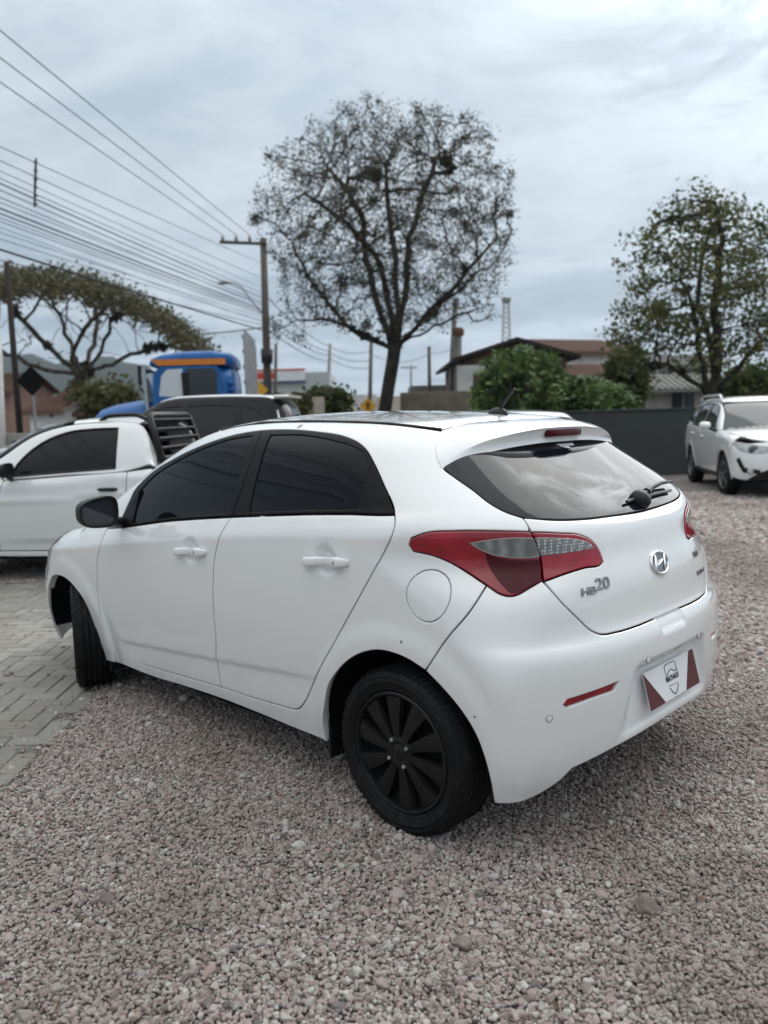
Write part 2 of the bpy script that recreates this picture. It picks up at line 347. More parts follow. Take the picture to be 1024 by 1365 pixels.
class Body:
    "closed body surface given by a function F(x,y,z) (negative inside), with an unrolled (u,v) chart for cutting panels"
    def __init__(s, F, xr, xf, zc): s.F, s.xr, s.xf, s.zc = F, xr, xf, zc
    r0 = .9
    def to_uv(s, P):
        P = np.atleast_2d(np.asarray(P, float)); x, y, z = P.T; r0 = s.r0
        rear = x < s.xr; front = x > s.xf
        th = np.arctan2(s.xr-x, y); tf = np.arctan2(x-s.xf, y)
        u = np.where(rear, s.xr-r0*th, np.where(front, s.xf+r0*tf, np.where(y >= 0, x, s.xr-r0*math.pi-(x-s.xr))))
        rho = np.where(rear, np.hypot(x-s.xr, y), np.where(front, np.hypot(x-s.xf, y), np.abs(y)))
        return np.stack([u, .8*np.arctan2(z-s.zc, rho)], 1)
    def solve_uv(s, Q):
        u, v = Q.T; r0 = s.r0; ph = v/.8
        th = np.where(u < s.xr, (s.xr-u)/r0, 0); tf = np.where(u > s.xf, (u-s.xf)/r0, 0)
        over = th > math.pi
        ox = np.where(u < s.xr, s.xr, np.where(u > s.xf, s.xf, u)); ox = np.where(over, s.xr+(th-math.pi)*r0, ox)
        dx = np.where(over, 0, -np.sin(th)+np.sin(tf)); dy = np.where(over, -1, np.cos(th)*np.cos(tf))
        o = np.stack([ox, 0*ox, 0*ox+s.zc], 1); d = np.stack([dx*np.cos(ph), dy*np.cos(ph), np.sin(ph)], 1)
        return s.cast(o, d, .05, 1.9)
    def solve_top(s, Q):
        o = np.stack([Q[:, 0], Q[:, 1], np.full(len(Q), s.zc)], 1); d = np.tile([0., 0, 1.], (len(Q), 1))
        return s.cast(o, d, -.2, 1.4)
    def cast(s, o, d, t0, t1, n=48):
        ts = np.linspace(t0, t1, n); P = o[:, None]+ts[None, :, None]*d[:, None]
        val = s.F(P[..., 0], P[..., 1], P[..., 2]) > 0
        i = np.clip(np.argmax(val, 1), 1, n-1); a = ts[i-1]; b = ts[i]
        for _ in range(24):
            m = (a+b)/2; q = o+m[:, None]*d; ins = s.F(q[:, 0], q[:, 1], q[:, 2]) <= 0
            a = np.where(ins, m, a); b = np.where(ins, b, m)
        return o+((a+b)/2)[:, None]*d
    def grad(s, P, h=1.5e-3):
        g = []
        for k in range(3):
            e = np.zeros(3); e[k] = h; A = P+e; B = P-e
            g.append(s.F(A[:, 0], A[:, 1], A[:, 2])-s.F(B[:, 0], B[:, 1], B[:, 2]))
        g = np.stack(g, 1); return g/np.maximum(np.linalg.norm(g, axis=1, keepdims=True), 1e-9)
    def topz(s, pts): return [tuple(p) for p in s.solve_top(np.array([p[:2] for p in pts], float))]
    def side(s, pts):
        "(x,z) pairs put on the left flank"
        P = np.array(pts, float); o = np.stack([P[:, 0], 0*P[:, 0], P[:, 1]], 1)
        return [tuple(p) for p in s.cast(o, np.tile([0., 1, 0], (len(P), 1)), .0, 1.6)]
    def end(s, pts, sgn):
        "(y,z) pairs put on the front (+1) or rear (-1) face"
        P = np.array(pts, float); o = np.stack([0*P[:, 0]+(s.xf-.3 if sgn > 0 else s.xr+.1), P[:, 0], P[:, 1]], 1)
        return [tuple(p) for p in s.cast(o, np.tile([float(sgn), 0, 0], (len(P), 1)), .0, 2.5)]
def resample(P, step, smooth=True, corner=38):
    "closed polyline -> dense points, rounded except at corners"
    P = np.asarray(P, float); n = len(P); out = []
    def ang(i):
        a = P[i]-P[i-1]; b = P[(i+1) % n]-P[i]
        return abs(math.degrees(math.atan2(a[0]*b[1]-a[1]*b[0], a@b)))
    cor = [not smooth or ang(i) > corner for i in range(n)]
    for i in range(n):
        p0, p1, p2, p3 = P[i-1], P[i], P[(i+1) % n], P[(i+2) % n]; L = np.linalg.norm(p2-p1)
        def tang(a, b, c):
            l1 = np.linalg.norm(b-a); l2 = np.linalg.norm(c-b)
            return ((b-a)/l1*l2+(c-b)/l2*l1)/(l1+l2)
        m1 = (p2-p1)/L if cor[i] else tang(p0, p1, p2)
        m2 = (p2-p1)/L if cor[(i+1) % n] else tang(p1, p2, p3)
        k = max(1, int(round(L/step)))
        for t in np.arange(k)/k:
            h = 2*t**3-3*t**2+1
            out.append(h*p1+(t**3-2*t*t+t)*L*m1+(1-h)*p2+(t**3-t*t)*L*m2)
    return np.array(out)
def inset(P, d):
    n = len(P); a = P-np.roll(P, 1, 0); b = np.roll(P, -1, 0)-P
    na = np.stack([-a[:, 1], a[:, 0]], 1)/np.maximum(np.linalg.norm(a, axis=1), 1e-9)[:, None]
    nb = np.stack([-b[:, 1], b[:, 0]], 1)/np.maximum(np.linalg.norm(b, axis=1), 1e-9)[:, None]
    m = na+nb; l = np.linalg.norm(m, axis=1); m = m/np.maximum(l, 1e-6)[:, None]
    c = np.clip((m*na).sum(1), .5, 1)
    return P+m*(d/c)[:, None]
def inside(Q, P):
    r = np.zeros(len(Q), bool); x, y = Q.T; x1, y1 = P.T; x2, y2 = np.roll(P, -1, 0).T
    for c in range(0, len(Q), 3000):
        X = x[c:c+3000, None]; Y = y[c:c+3000, None]
        cr = ((y1 > Y) != (y2 > Y)) & (X < (x2-x1)*(Y-y1)/(y2-y1+1e-15)+x1)
        r[c:c+3000] = cr.sum(1) % 2 == 1
    return r
def far(Q, P, d):
    r = np.ones(len(Q), bool)
    for c in range(0, len(Q), 2000):
        D = ((Q[c:c+2000, None]-P[None])**2).sum(2).min(1); r[c:c+2000] = D > d*d
    return r
def ccw(P): return P if (P[:, 0]*np.roll(P[:, 1], -1)-P[:, 1]*np.roll(P[:, 0], -1)).sum() > 0 else P[::-1]
def panel(name, B, outline, mat, parent, dom='uv', step=.014, grid=.026, gap=.0024, bevel=.0035, drop=.0016, depth=.014, off=0., holes=(), fine=(), mirror=False, smooth=True, corner=38, inner_gap=None):
    "a piece of sheet cut out of the body surface: rounded edge, return flange"
    if isinstance(outline, dict): outline = outline['p']
    conv = (lambda P: B.to_uv(P)) if dom == 'uv' else (lambda P: np.asarray(P, float)[:, :2])
    loops = [ccw(resample(conv(outline), step, smooth, corner))]
    for h in holes: loops.append(ccw(resample(conv(h), step, smooth, corner))[::-1])
    pts = []; kind = []; edges = []; rings = []
    for i, P in enumerate(loops):
        g = gap if i == 0 or inner_gap is None else inner_gap
        for d, k in ((g, 0), (g+bevel, 1)):
            Q = inset(P, d); b = len(pts); n = len(Q); pts += list(Q); kind += [k]*n
            edges += [(b+j, b+(j+1) % n) for j in range(n)]
            if k == 0: rings.append((b, n))
    O = inset(loops[0], gap); lo = O.min(0); hi = O.max(0)
    gx, gy = np.meshgrid(np.arange(lo[0], hi[0], grid), np.arange(lo[1], hi[1], grid*.87)); gx = gx+(np.arange(gx.shape[0]) % 2)[:, None]*grid*.5
    G = np.stack([gx.ravel(), gy.ravel()], 1)
    for c, rad, sp in fine:
        c = conv([c])[0]; a = np.arange(-rad, rad, sp); fx, fy = np.meshgrid(a, a); Fp = np.stack([fx.ravel(), fy.ravel()], 1); Fp = Fp[np.hypot(*Fp.T) < rad]+c
        G = np.concatenate([G[np.hypot(*(G-c).T) > rad+sp*.5], Fp])
    G = G[inside(G, O)]
    allb = np.array(pts); G = G[far(G, allb, min(grid, step)*.55)]
    for P in loops[1:]: G = G[~inside(G, inset(P, inner_gap if inner_gap is not None else gap))]
    nb = len(pts)
    res = delaunay_2d_cdt([Vector(p) for p in pts]+[Vector(p) for p in G], edges, [], 0, 1e-7)
    V2 = np.array([tuple(v) for v in res[0]]); tri = np.array([t for t in res[2]]); orig = res[3]
    cen = V2[tri].mean(1); ok = inside(cen, O)
    for P in loops[1:]: ok &= ~inside(cen, inset(P, inner_gap if inner_gap is not None else gap)[::-1])
    tri = tri[ok]
    P3 = B.solve_uv(V2) if dom == 'uv' else B.solve_top(V2)
    N3 = B.grad(P3); P3 = P3+N3*off
    new = {}
    for i, o in enumerate(orig):
        for q in o:
            if q < nb: new[q] = i
    sunk = P3.copy(); Nr = N3.copy(); verts = [tuple(p) for p in P3]; faces = []
    # orient faces outward
    a, b, c = P3[tri[:, 0]], P3[tri[:, 1]], P3[tri[:, 2]]
    flip = (np.cross(b-a, c-a)*N3[tri].mean(1)).sum(1) < 0
    tri[flip] = tri[flip][:, ::-1]
    faces = [tuple(t) for t in tri]; P = P3.copy(); extraV = []; extraN = []
    base = len(P)
    for (b0, n) in rings:
        idx = [new.get(b0+j) for j in range(n)]; idx = [i for i in idx if i is not None]
        pts3 = P3[idx]; nn = N3[idx]; tg = np.roll(pts3, -1, 0)-np.roll(pts3, 1, 0)
        w = np.cross(tg, nn); w /= np.maximum(np.linalg.norm(w, axis=1, keepdims=True), 1e-9)
        # outward side: away from the sheet
        ring1 = [new.get(b0+n+j, new.get(b0+j)) for j in range(n)]; ring1 = [r for r in ring1 if r is not None]
        m = min(len(ring1), len(idx)); s = np.sign(((pts3[:m]-P3[ring1][:m])*w[:m]).sum()); s = s if s != 0 else 1; w = w*s
        P[idx] = pts3-nn*drop; Nr[idx] = nrm2(nn+.8*w)
        top = pts3-nn*drop; bot = top-nn*depth; m = len(idx)
        extraV += list(top)+list(bot); extraN += list(w)+list(w)
        for j in range(m):
            j2 = (j+1) % m; q = (base+j, base+j2, base+m+j2, base+m+j)
            e1 = pts3[j2]-pts3[j]; fn = np.cross(e1, -nn[j])
            faces.append(q if fn@w[j] > 0 else q[::-1])
        base += 2*m
    verts = np.concatenate([P, np.array(extraV)]); norms = np.concatenate([Nr, np.array(extraN)])
    o = mesh_obj(name, verts, faces, mat, parent, normals=norms)
    if mirror:
        v2 = verts*[1, -1, 1]; n2 = norms*[1, -1, 1]
        o2 = mesh_obj(name, v2, [f[::-1] for f in faces], mat, parent, normals=n2)
        return o, o2
    return o
def nrm2(a): return a/np.maximum(np.linalg.norm(a, axis=1, keepdims=True), 1e-9)
def mir(pts): return [(p[0], -p[1], *p[2:]) for p in pts]
def sym(left):
    "half outline running from the centre line out and back to it -> whole outline"
    return list(left)+[(p[0], -p[1], *p[2:]) for p in left[::-1] if abs(p[1]) > 1e-6]
def mirror_obj(o, parent=None):
    "a mesh reflected to the other side of its car"
    me = o.data.copy(); n = len(me.vertices); co = np.empty(n*3); me.vertices.foreach_get('co', co); co = co.reshape(-1, 3); co[:, 1] *= -1
    me.vertices.foreach_set('co', co.ravel()); me.flip_normals(); me.update()
    c = bpy.data.objects.new(o.name.split('.')[0], me); COL.objects.link(c); c.parent = parent or o.parent
    return c
def text_mesh(name, body, size, depth, mtx, mat, parent=None, squeeze=1.0, shear=0.0, align='CENTER', thick=0.0):
    cu = bpy.data.curves.new(name, 'FONT'); cu.body = body; cu.size = size; cu.extrude = depth; cu.align_x = align; cu.align_y = 'CENTER'; cu.shear = shear; cu.offset = thick
    cu.resolution_u = 4; cu.bevel_depth = depth*.35 if depth else 0
    t = bpy.data.objects.new(name, cu); COL.objects.link(t)
    dg = bpy.context.evaluated_depsgraph_get(); me = bpy.data.meshes.new_from_object(t.evaluated_get(dg))
    bpy.data.objects.remove(t); bpy.data.curves.remove(cu)
    me.transform(Matrix.Diagonal((squeeze, 1, 1, 1))); me.transform(mtx); me.materials.clear(); me.materials.append(mat); me.name = name
    o = bpy.data.objects.new(name, me); COL.objects.link(o); o.parent = parent
    return o
# ------------------------------------------------------------------ the white hatchback
def mat_paint(name, color, dirt=.0, spots=()):
    t = NT(name); P = t.tc('Object')
    c = t.mix(t.ramp(t.noise(300, 2, .5), .72, .80, 0, .06), tuple(color), (.45, .43, .40))
    sep = t.n('ShaderNodeSeparateXYZ', Vector=P)
    # road film low on the sills and bumper
    low = t.math('MULTIPLY', t.ramp(sep.outputs[2], .42, .16), t.ramp(t.noise(9, 6, .7), .35, .75, .08, .40))
    c = t.mix(low, c, (.46, .43, .39))
    rough = t.ramp(t.noise(2, 2), .2, .8, .150, .165)
    if dirt:
        d = t.ramp(t.noise(7.5, 7, .68, 1.4), .49, .60); c = t.mix(t.math('MULTIPLY', d, dirt), c, (.40, .44, .45)); rough = t.math('ADD', rough, t.math('MULTIPLY', d, .3))
    for (x, y, z, r, col) in spots:
        v = t.n('ShaderNodeVectorMath', _operation='DISTANCE', i0=P, i1=(x, y, z)).outputs['Value']
        v = t.math('ADD', v, t.math('MULTIPLY', t.math('SUBTRACT', t.noise(30, 4), .5), r*1.6))
        m = t.ramp(v, r, r*.75); c = t.mix(m, c, col); rough = t.math('ADD', rough, t.math('MULTIPLY', m, .5))
    t.set(color=c, rough=rough, coat=1., coatr=.02); t.b.inputs['Coat IOR'].default_value = 1.7
    MATS[name] = t.mat; return t.mat
def mat_gloss(name, color, rough=.05, ior=1.5, coat=0., var=.0, scale=40):
    t = NT(name); t.set(color=color, rough=rough, ior=ior, coat=coat)
    sm = t.noise(3.0, 6, .7); t.set(rough=t.ramp(sm, .4, .75, rough, rough+.05))
    MATS[name] = t.mat; return t.mat
def mat_lamp(name, c1, c2, scale=150, axis=(1, 1, 1), rough=.06, coat=.4, ior=1.42):
    "moulded lens: fine ribs behind a glossy skin"
    t = NT(name); mp = t.n('ShaderNodeMapping', Vector=t.tc(), Scale=axis)
    w = t.n('ShaderNodeTexWave', Vector=mp.outputs[0], Scale=scale, Distortion=.6, Detail=1)
    t.set(color=t.mix(t.math('MULTIPLY', w.outputs[1], t.ramp(t.noise(14, 3), .3, .7)), c1, c2), rough=rough, coat=coat, coatr=.02, ior=ior)
    MATS[name] = t.mat; return t.mat
def mat_tyre():
    t = NT('tyre_rubber'); d = t.ramp(t.noise(18, 6, .7), .5, .72)
    t.set(color=t.mix(t.math('MULTIPLY', d, .55), (.006, .006, .0065), (.030, .028, .026)), rough=t.ramp(t.noise(30, 3), .3, .7, .5, .75), spec=.2); t.bump(t.noise(160, 3), .25, .002)
    MATS['tyre'] = t.mat
paint = mat_paint('white_car_paint', (.80, .81, .81), spots=((.70, .60, 1.43, .020, (.20, .15, .11)), (.985, .60, 1.43, .014, (.24, .19, .14)), (-.05, .825, .70, .006, (.15, .15, .16)), (-.335, .79, .50, .007, (.12, .13, .15))))
paint_roof = mat_paint('white_roof_paint', (.80, .81, .81), dirt=.75)
glass_side = mat_gloss('tinted_glass', (.005, .006, .008), .008, 1.27)
glass_rear = mat_gloss('rear_tinted_glass', (.006, .008, .012), .006, 1.42)
black_trim = mat_plain('black_window_trim', (.007, .0072, .008), .42, var=.2, scale=20, spec=.15)
black_plastic = mat_plain('black_plastic', (.011, .0115, .0125), .34, var=.25, scale=14, bump=.04, spec=.3)
black_matte = mat_plain('matte_black', (.006, .006, .0065), .8, var=.3, scale=10, spec=.1)
hub_black = mat_plain('hub_cap_black', (.0075, .0075, .008), .42, var=.4, scale=12, bump=.03, spec=.28)
chrome = mat_plain('chrome', (.78, .79, .80), .12, 1., var=.04)
dark_chrome = mat_plain('badge_chrome', (.30, .305, .31), .14, 1., var=.15, scale=60)
steel_dull = mat_plain('dull_steel', (.42, .42, .42), .42, 1., var=.15)
red_lens = mat_lamp('red_lens', (.23, .0018, .010), (.37, .004, .022), 9, (.1, .1, 1), coat=.8)
dark_red_lens = mat_lamp('dark_red_lens', (.050, .0015, .006), (.085, .003, .011), 30, coat=.1, ior=1.3)
def mat_glint_dots():  # pale dots in the lens colour stand in for sparkling highlights
    t = NT('glint_dot_lens'); v = t.n('ShaderNodeTexVoronoi', Vector=t.tc(), Scale=95., Randomness=.25); d = t.ramp(v.outputs['Distance'], .15, .50)
    t.set(color=t.mix(d, (.62, .63, .64), (.17, .175, .18)), rough=.1, coat=.6, coatr=.02); t.bump(v.outputs['Distance'], .5, .003); return t.mat
glint_dot_lens = mat_glint_dots()
clear_lens = mat_lamp('clear_lens', (.14, .15, .155), (.34, .35, .36), 42, (.2, .2, 1))
reflector_red = mat_lamp('reflector_red', (.22, .003, .010), (.40, .006, .020), 120, (1, 1, .2))
mat_tyre()

def wheel(name, parent, loc, steer=0., side=1, r=.300, width=.185, rim=.216, style='cap', spokes=10, rim_mat=None, nuts=True, detail=True):
    "wheel with its axle on y; outer face towards +y (side=1) or -y"
    w = empty(name, loc, steer+(0 if side > 0 else math.pi), parent)
    m = MB(); k = r/.300; wd = width
    prof = [(rim-.006, -.030), (rim+.002, -.010), (rim+.006, -.004), (rim+.010, -.002), (rim+.013, -.0035), (.242*k, .003), (.252*k, .0045), (.2545*k, .0062), (.257*k, .0045), (.268*k, .0025), (.2705*k, .0042), (.273*k, .001), (.278*k, -.002), (.287*k, -.009), (.2945*k, -.020), (.2985*k, -.032)]
    tread = []; ng = 4; g0, g1 = -.036, -wd+.036; seg = (g0-g1)/(ng+.0001)
    for i in range(ng):
        a = g0-i*seg-seg*.30; tread += [(.300*k, a+.001), (.292*k, a-.0015), (.292*k, a-.0080), (.300*k, a-.0105)]
    back = [(rr, -wd-yy) for rr, yy in prof[::-1]]
    m.lathe(prof+tread+back, 96 if detail else 40)
    if detail:
        nb = 72
        for i in range(nb):
            a = 2*math.pi*i/nb
            for y0, y1 in ((-.006, -.034), (-wd+.034, -wd+.006)):
                c, s_ = math.cos(a), math.sin(a); dt = 2*math.pi/nb*.30; vv = []
                for da in (-dt, dt):
                    for yy, rr in ((y0, (.2895 if y0 > -.1 else .301)*k), (y1, (.3015 if y0 > -.1 else .2895)*k)):
                        for dr in (-.006, .0012): vv.append(((rr+dr)*math.cos(a+da), yy, (rr+dr)*math.sin(a+da)))
                m.add(vv, [(1, 3, 7, 5), (0, 4, 6, 2), (0, 1, 5, 4), (2, 6, 7, 3), (0, 2, 3, 1), (4, 5, 7, 6)])
    m.build('tyre', MATS['tyre'], w, True, sharp=40)
    rm = rim_mat or hub_black; h = MB()
    h.lathe([(rim-.004, -.028), (rim, -.006), (rim-.005, -.002), (rim-.012, -.004), (rim-.016, -.014), (rim-.018, -.030)], 64)
    bk = MB(); bk.lathe([(rim-.016, -.030), (rim-.030, -.040), (.09*k, -.046), (.05, -.040), (.0, -.040)], 48); bk.build('wheel_back', black_matte, w, True)
    if style == 'alloy': h.lathe([(rim-.03, -.034), (rim-.05, -.10), (.06, -.11), (0, -.11)], 40)
    for i in range(spokes):
        a = 2*math.pi*i/spokes+.15; tw = .05 if style == 'cap' else 0.
        L = []; Rr = []
        for t in np.linspace(0, 1, 6):
            rad = .040+(rim-.018-.040)*t; hw = (.0145+.0255*t**1.25) if style == 'cap' else .016+.006*abs(t-.4)
            ca = a+tw*t*t; L.append((rad, ca, hw))
        v = []; f = []
        for (rad, ca, hw) in L:
            dep = -.006-.006*((rad/rim)**2)
            for q, yy in ((-1, dep-.020), (-.86, dep), (0, dep+.0025), (.86, dep), (1, dep-.020)):
                v.append((rad*math.cos(ca)-q*hw*math.sin(ca), yy, rad*math.sin(ca)+q*hw*math.cos(ca)))
        for i2 in range(5):
            for j in range(4): f.append((i2*5+j, i2*5+j+1, (i2+1)*5+j+1, (i2+1)*5+j))
        h.add(v, f)
    h.lathe([(.060, -.024), (.058, -.008), (.050, -.003), (.034, -.002), (.030, -.004), (.027, -.0015), (.014, .002), (0, .003)], 40)
    h.build('hub_cap' if style == 'cap' else 'alloy_rim', rm, w, True, sharp=35)
    if nuts:
        for i in range(4):
            a = math.pi/4+i*math.pi/2+.2; c = MB()
            mt = Matrix.Translation((.050*math.cos(a), 0, .050*math.sin(a)))
            c.lathe([(.0078, -.010), (.0078, .003), (.0062, .0055), (.0030, .0055), (0, .0035)], 6, mtx=mt)
            c.build('wheel_nut', steel_dull, w)
    return w

def hatchback():
    car = empty('hatchback_car')
    tag(car, 'white five-door hatchback with black wheels and dark tinted windows, tailgate lettered HB20', 'car')
    B = Body(F_hatch, .30, 2.55, .60); K2 = K
    fd, rd, lamp, gate, gl, arch, seam, sb, fa = (K[k] for k in ('front_door', 'rear_door', 'lamp', 'gate', 'glass', 'arch', 'seam', 'sillbot', 'farch'))
    df, dr = K['dlo_front'], K['dlo_rear']
    apil = B.topz([(2.12, .72), (1.95, .672), (1.72, .615), (1.50, .575), (1.32, .560)])
    rail = B.topz([(1.0, .555), (.70, .552), (.42, .548), (.25, .538), (.12, .510)])
    spoil = K['spseam']
    side = fd[8:12]+rd[8:20]+dr[9:0:-1]+df[8:0:-1]+[df[0]]+[(1.99, .775, .955)]+apil+rail+spoil+gl[1:6]+[gate[1]]+lamp[5::-1]+lamp[:12:-1]+seam[2:0:-1]+arch[10::-1]+sb[6:0:-1]
    handles = [((1.185, .83, .897), .085, .0065), ((.318, .82, .942), .085, .0065)]
    cf = K['glass_front']; cr = K['glass_rear']
    def dense_ring(c, r):   # fuel lid outline on the flank
        return B.side([(c[0]+r*math.cos(a), c[1]+r*1.02*math.sin(a)) for a in np.linspace(0, 2*math.pi, 24, endpoint=False)])
    lid = dense_ring((-.152, .866), .082)
    sp = panel('side_panel', B, side, paint, car, holes=[lid], inner_gap=.0016, gap=.0028, depth=.034)
    side_r = mirror_obj(sp)
    fl = panel('fuel_lid', B, lid, paint, car, gap=.0012, off=-.0004)
    fdo, fdr = panel('front_door', B, fd, paint, car, grid=.0145, gap=.0028, depth=.034, fine=handles[:1], mirror=True)
    rdo, rdr = panel('rear_door', B, rd, paint, car, grid=.0145, gap=.0028, depth=.034, fine=handles[1:], mirror=True)
    for dl, cg, pa in ((df, cf, (fdo, fdr)), (dr, cr, (rdo, rdr))):
        a, b = panel('window_frame', B, dl, black_trim, car, gap=.0012, off=.001, holes=[cg], inner_gap=.0, mirror=True); a.parent, b.parent = pa
        a, b = panel('window_glass', B, cg, glass_side, car, gap=-.004, off=-.004, depth=.004, drop=0, mirror=True); a.parent, b.parent = pa
    # fender, bonnet, windscreen, nose
    arch_f = B.side([(2.80, .50), (2.865, .38), (2.885, .22)])
    hood_l = B.topz([(2.90, .60), (2.62, .672), (2.32, .705), (2.12, .735)])
    fender = fd[0:9]+[sb[1]]+fa[:-1]+B.side([(2.70, .59), (2.80, .50), (2.93, .66), (2.80, .75), (2.66, .815)])+hood_l[1:]+[(1.99, .775, .955)]
    panel('front_fender', B, fender, paint, car, gap=.0028, depth=.034, mirror=True)
    panel('bonnet', B, [p[:2] for p in sym([(3.08, 0), (3.05, .3), (2.95, .52), (2.90, .60), (2.60, .675), (2.32, .705), (2.16, .72), (2.22, .4), (2.25, 0)])], paint, car, dom='top')
    panel('windscreen', B, [p[:2] for p in sym([(2.21, 0), (2.18, .4), (2.10, .70), (1.95, .665), (1.72, .608), (1.50, .568), (1.36, .548), (1.43, .3), (1.45, 0)])], glass_side, car, dom='top', off=-.003)
    panel('roof', B, [p[:2] for p in sym([(1.44, 0), (1.42, .3), (1.34, .552), (1.0, .549), (.70, .546), (.42, .542), (.25, .532), (.12, .504), (.05, .468), (.030, .3), (.022, 0)])], paint_roof, car, dom='top')
    nose = B.end([(0, .66), (.30, .655), (.52, .65)], 1)+B.side([(2.93, .655), (2.80, .50), (2.865, .38), (2.89, .25), (2.90, .165), (3.0, .16)])+B.end([(.45, .17), (0, .17)], 1)
    panel('front_bumper', B, sym(nose), paint, car, holes=[B.end([(-.42, .30), (.42, .30), (.36, .50), (-.36, .50)], 1)], grid=.04)
    panel('lower_grille', B, B.end([(-.42, .30), (.42, .30), (.36, .50), (-.36, .50)], 1), black_plastic, car, off=-.012, gap=0, grid=.05)
    hl = B.end([(.30, .665), (.52, .66)], 1)+B.side([(2.93, .668), (2.80, .755), (2.66, .82)])+B.topz([(2.72, .660), (2.90, .585), (2.96, .51), (3.05, .31)])
    panel('headlamp', B, hl, mat_gloss('headlamp_lens', (.045, .046, .046), .05, 1.6), car, off=.003, grid=.03, mirror=True)
    # rear lamps
    la, lb = panel('tail_lamp', B, lamp, red_lens, car, off=.0035, gap=.0015, depth=.02, mirror=True)
    for nm, key, mt, of in (('clear_lens', 'lamp_clear', clear_lens, .0055), ('dark_lens', 'lamp_dark', dark_red_lens, .0050)):
        a, b = panel(nm, B, K[key], mt, car, off=of, gap=0, bevel=.002, drop=.001, depth=.003, grid=.02, mirror=True); a.parent, b.parent = la, lb
    for key, pa in (('lamp_clear', (la, lb)),):
        q = B.solve_uv(resample(B.to_uv(K[key]), .012)); q = q+B.grad(q)*.0062
        for s_, p_ in ((1, pa[0]), (-1, pa[1])):
            m = MB(); m.tube([(x, s_*y, z) for x, y, z in np.concatenate([q, q[:2]])], .0014, 5); m.build('lens_rim', steel_dull, p_, True)
    tg = [(-.497, 0, 1.086), gl[8], gl[7], gl[6], gl[5], gate[1]]+K['lamp_in'][0:10]+gate[5:12]+[(-.6045, 0, .7225)]
    tail = panel('tailgate', B, sym(tg), paint, car, gap=.0028)
    ia, ib = panel('inner_tail_lamp', B, K['lamp_in'], red_lens, tail, off=.0030, gap=.0015, depth=.02, mirror=True)
    a, b = panel('clear_lens', B, K['lamp_in_clear'], glint_dot_lens, tail, off=.0048, gap=0, bevel=.002, drop=.001, depth=.003, grid=.02, mirror=True); a.parent, b.parent = ia, ib
    rg = [(-.128, 0, 1.348), (-.126, .14, 1.347), (-.115, .376, 1.338), (-.092, .502, 1.322), (-.070, .57, 1.300)]+gl[0:9]+[(-.497, 0, 1.088)]
    rw = panel('rear_window', B, sym(rg), glass_rear, car, off=-.001, gap=.002)
    # bumper
    bump = [(-.6045, 0, .7215)]+gate[11:4:-1]+lamp[8:14]+seam[2::-1]+arch[11:]+K['bumpbot'][1:]+[(-.625, 0, .345)]
    refl = K['refl']
    def grow(P, k):
        c = np.mean(P, 0); return [tuple(c+(np.array(p)-c)*[1+k*.35, 1+k*.35, 1+k*1.6]) for p in P]
    bu = panel('rear_bumper', B, sym(bump), paint, car, gap=.0022, grid=.018, depth=.03, fine=[((-.62, q_, .70), .05, .006) for q_ in (-.10, -.04, .04, .10)], holes=[grow(refl, .12), mir(grow(refl, .12))], inner_gap=0., corner=24)
    for s_ in (1, -1):
        rf = [(p[0], s_*p[1], p[2]) for p in refl]
        panel('reflector', B, rf, reflector_red, bu, off=-.007, gap=0, bevel=.002, depth=.006, grid=.02, corner=20)
    for (y, z) in ((.652, .497), (.205, .602), (-.205, .602), (-.652, .497)):
        p = np.array(B.end([(y, z)], -1)); n_ = B.grad(p)[0]; q = Vector(n_).to_track_quat('Z', 'Y').to_matrix().to_4x4(); q.translation = Vector(p[0])
        m = MB(); m.lathe([(.0100, -.003), (.0100, .0012), (.0088, .0022), (0, .0026)], 24, 'z', q); ps = m.build('parking_sensor', paint, bu, True, sharp=30); m = MB(); m.lathe([(.0130, -.002), (.0130, .0010), (.0098, .0010), (.0098, -.002)], 24, 'z', q); m.build('sensor_ring', steel_dull, ps, True, sharp=30)
    # number plate holder with the dealer's board
    pc = np.array([-.622, 0., .482]); tl = R(14); ez = np.array([-math.sin(tl), 0, -math.cos(tl)])*-1; ey = np.array([0, -1., 0]); ex = np.cross(ey, ez)
    M = frame(pc, ey, ez, np.cross(ey, ez))
    m = MB(); m.bbox((-.200, -.065, -.002), (.200, .065, .002), .001, M); board = m.build('number_board', mat_plain('white_board', (.72, .73, .76), .4, var=.03), bu)
    mar = mat_plain('maroon_print', (.085, .012, .014), .45, var=.1, scale=20); ink = mat_plain('black_ink', (.012, .012, .014), .5, var=.1)
    for nm, tri in (('corner_print', [(-.2, .065), (-.2, -.065), (-.085, -.065)]), ('corner_print', [(.2, .065), (.085, .065) if False else (.165, .065), (.085, -.065), (.2, -.065)])):
        m = MB(); tri = tri if (tri[1][0]-tri[0][0])*(tri[2][1]-tri[0][1])-(tri[1][1]-tri[0][1])*(tri[2][0]-tri[0][0]) > 0 else tri[::-1]
        m.prism(tri, .0012, M @ Matrix.Translation((0, 0, .002))); m.build(nm, mar, board)
    def stroke(name, pts, rad, parent, mat, z=.0026):
        m = MB(); m.tube([tuple(M @ Vector((x, y, z))) for x, y in pts], rad, 5); return m.build(name, mat, parent)
    ox = .0
    stroke('shield_line', [(ox-.042, .022), (ox-.045, .050), (ox-.038, .056), (ox, .058), (ox+.038, .056), (ox+.045, .050), (ox+.042, .022)], .0014, board, ink)
    stroke('shield_line', [(ox-.034, -.026), (ox-.020, -.044), (ox, -.056), (ox+.020, -.044), (ox+.034, -.026)], .0018, board, ink)
    stroke('shield_line', [(ox-.034, -.020), (ox+.034, -.020)], .0011, board, ink)
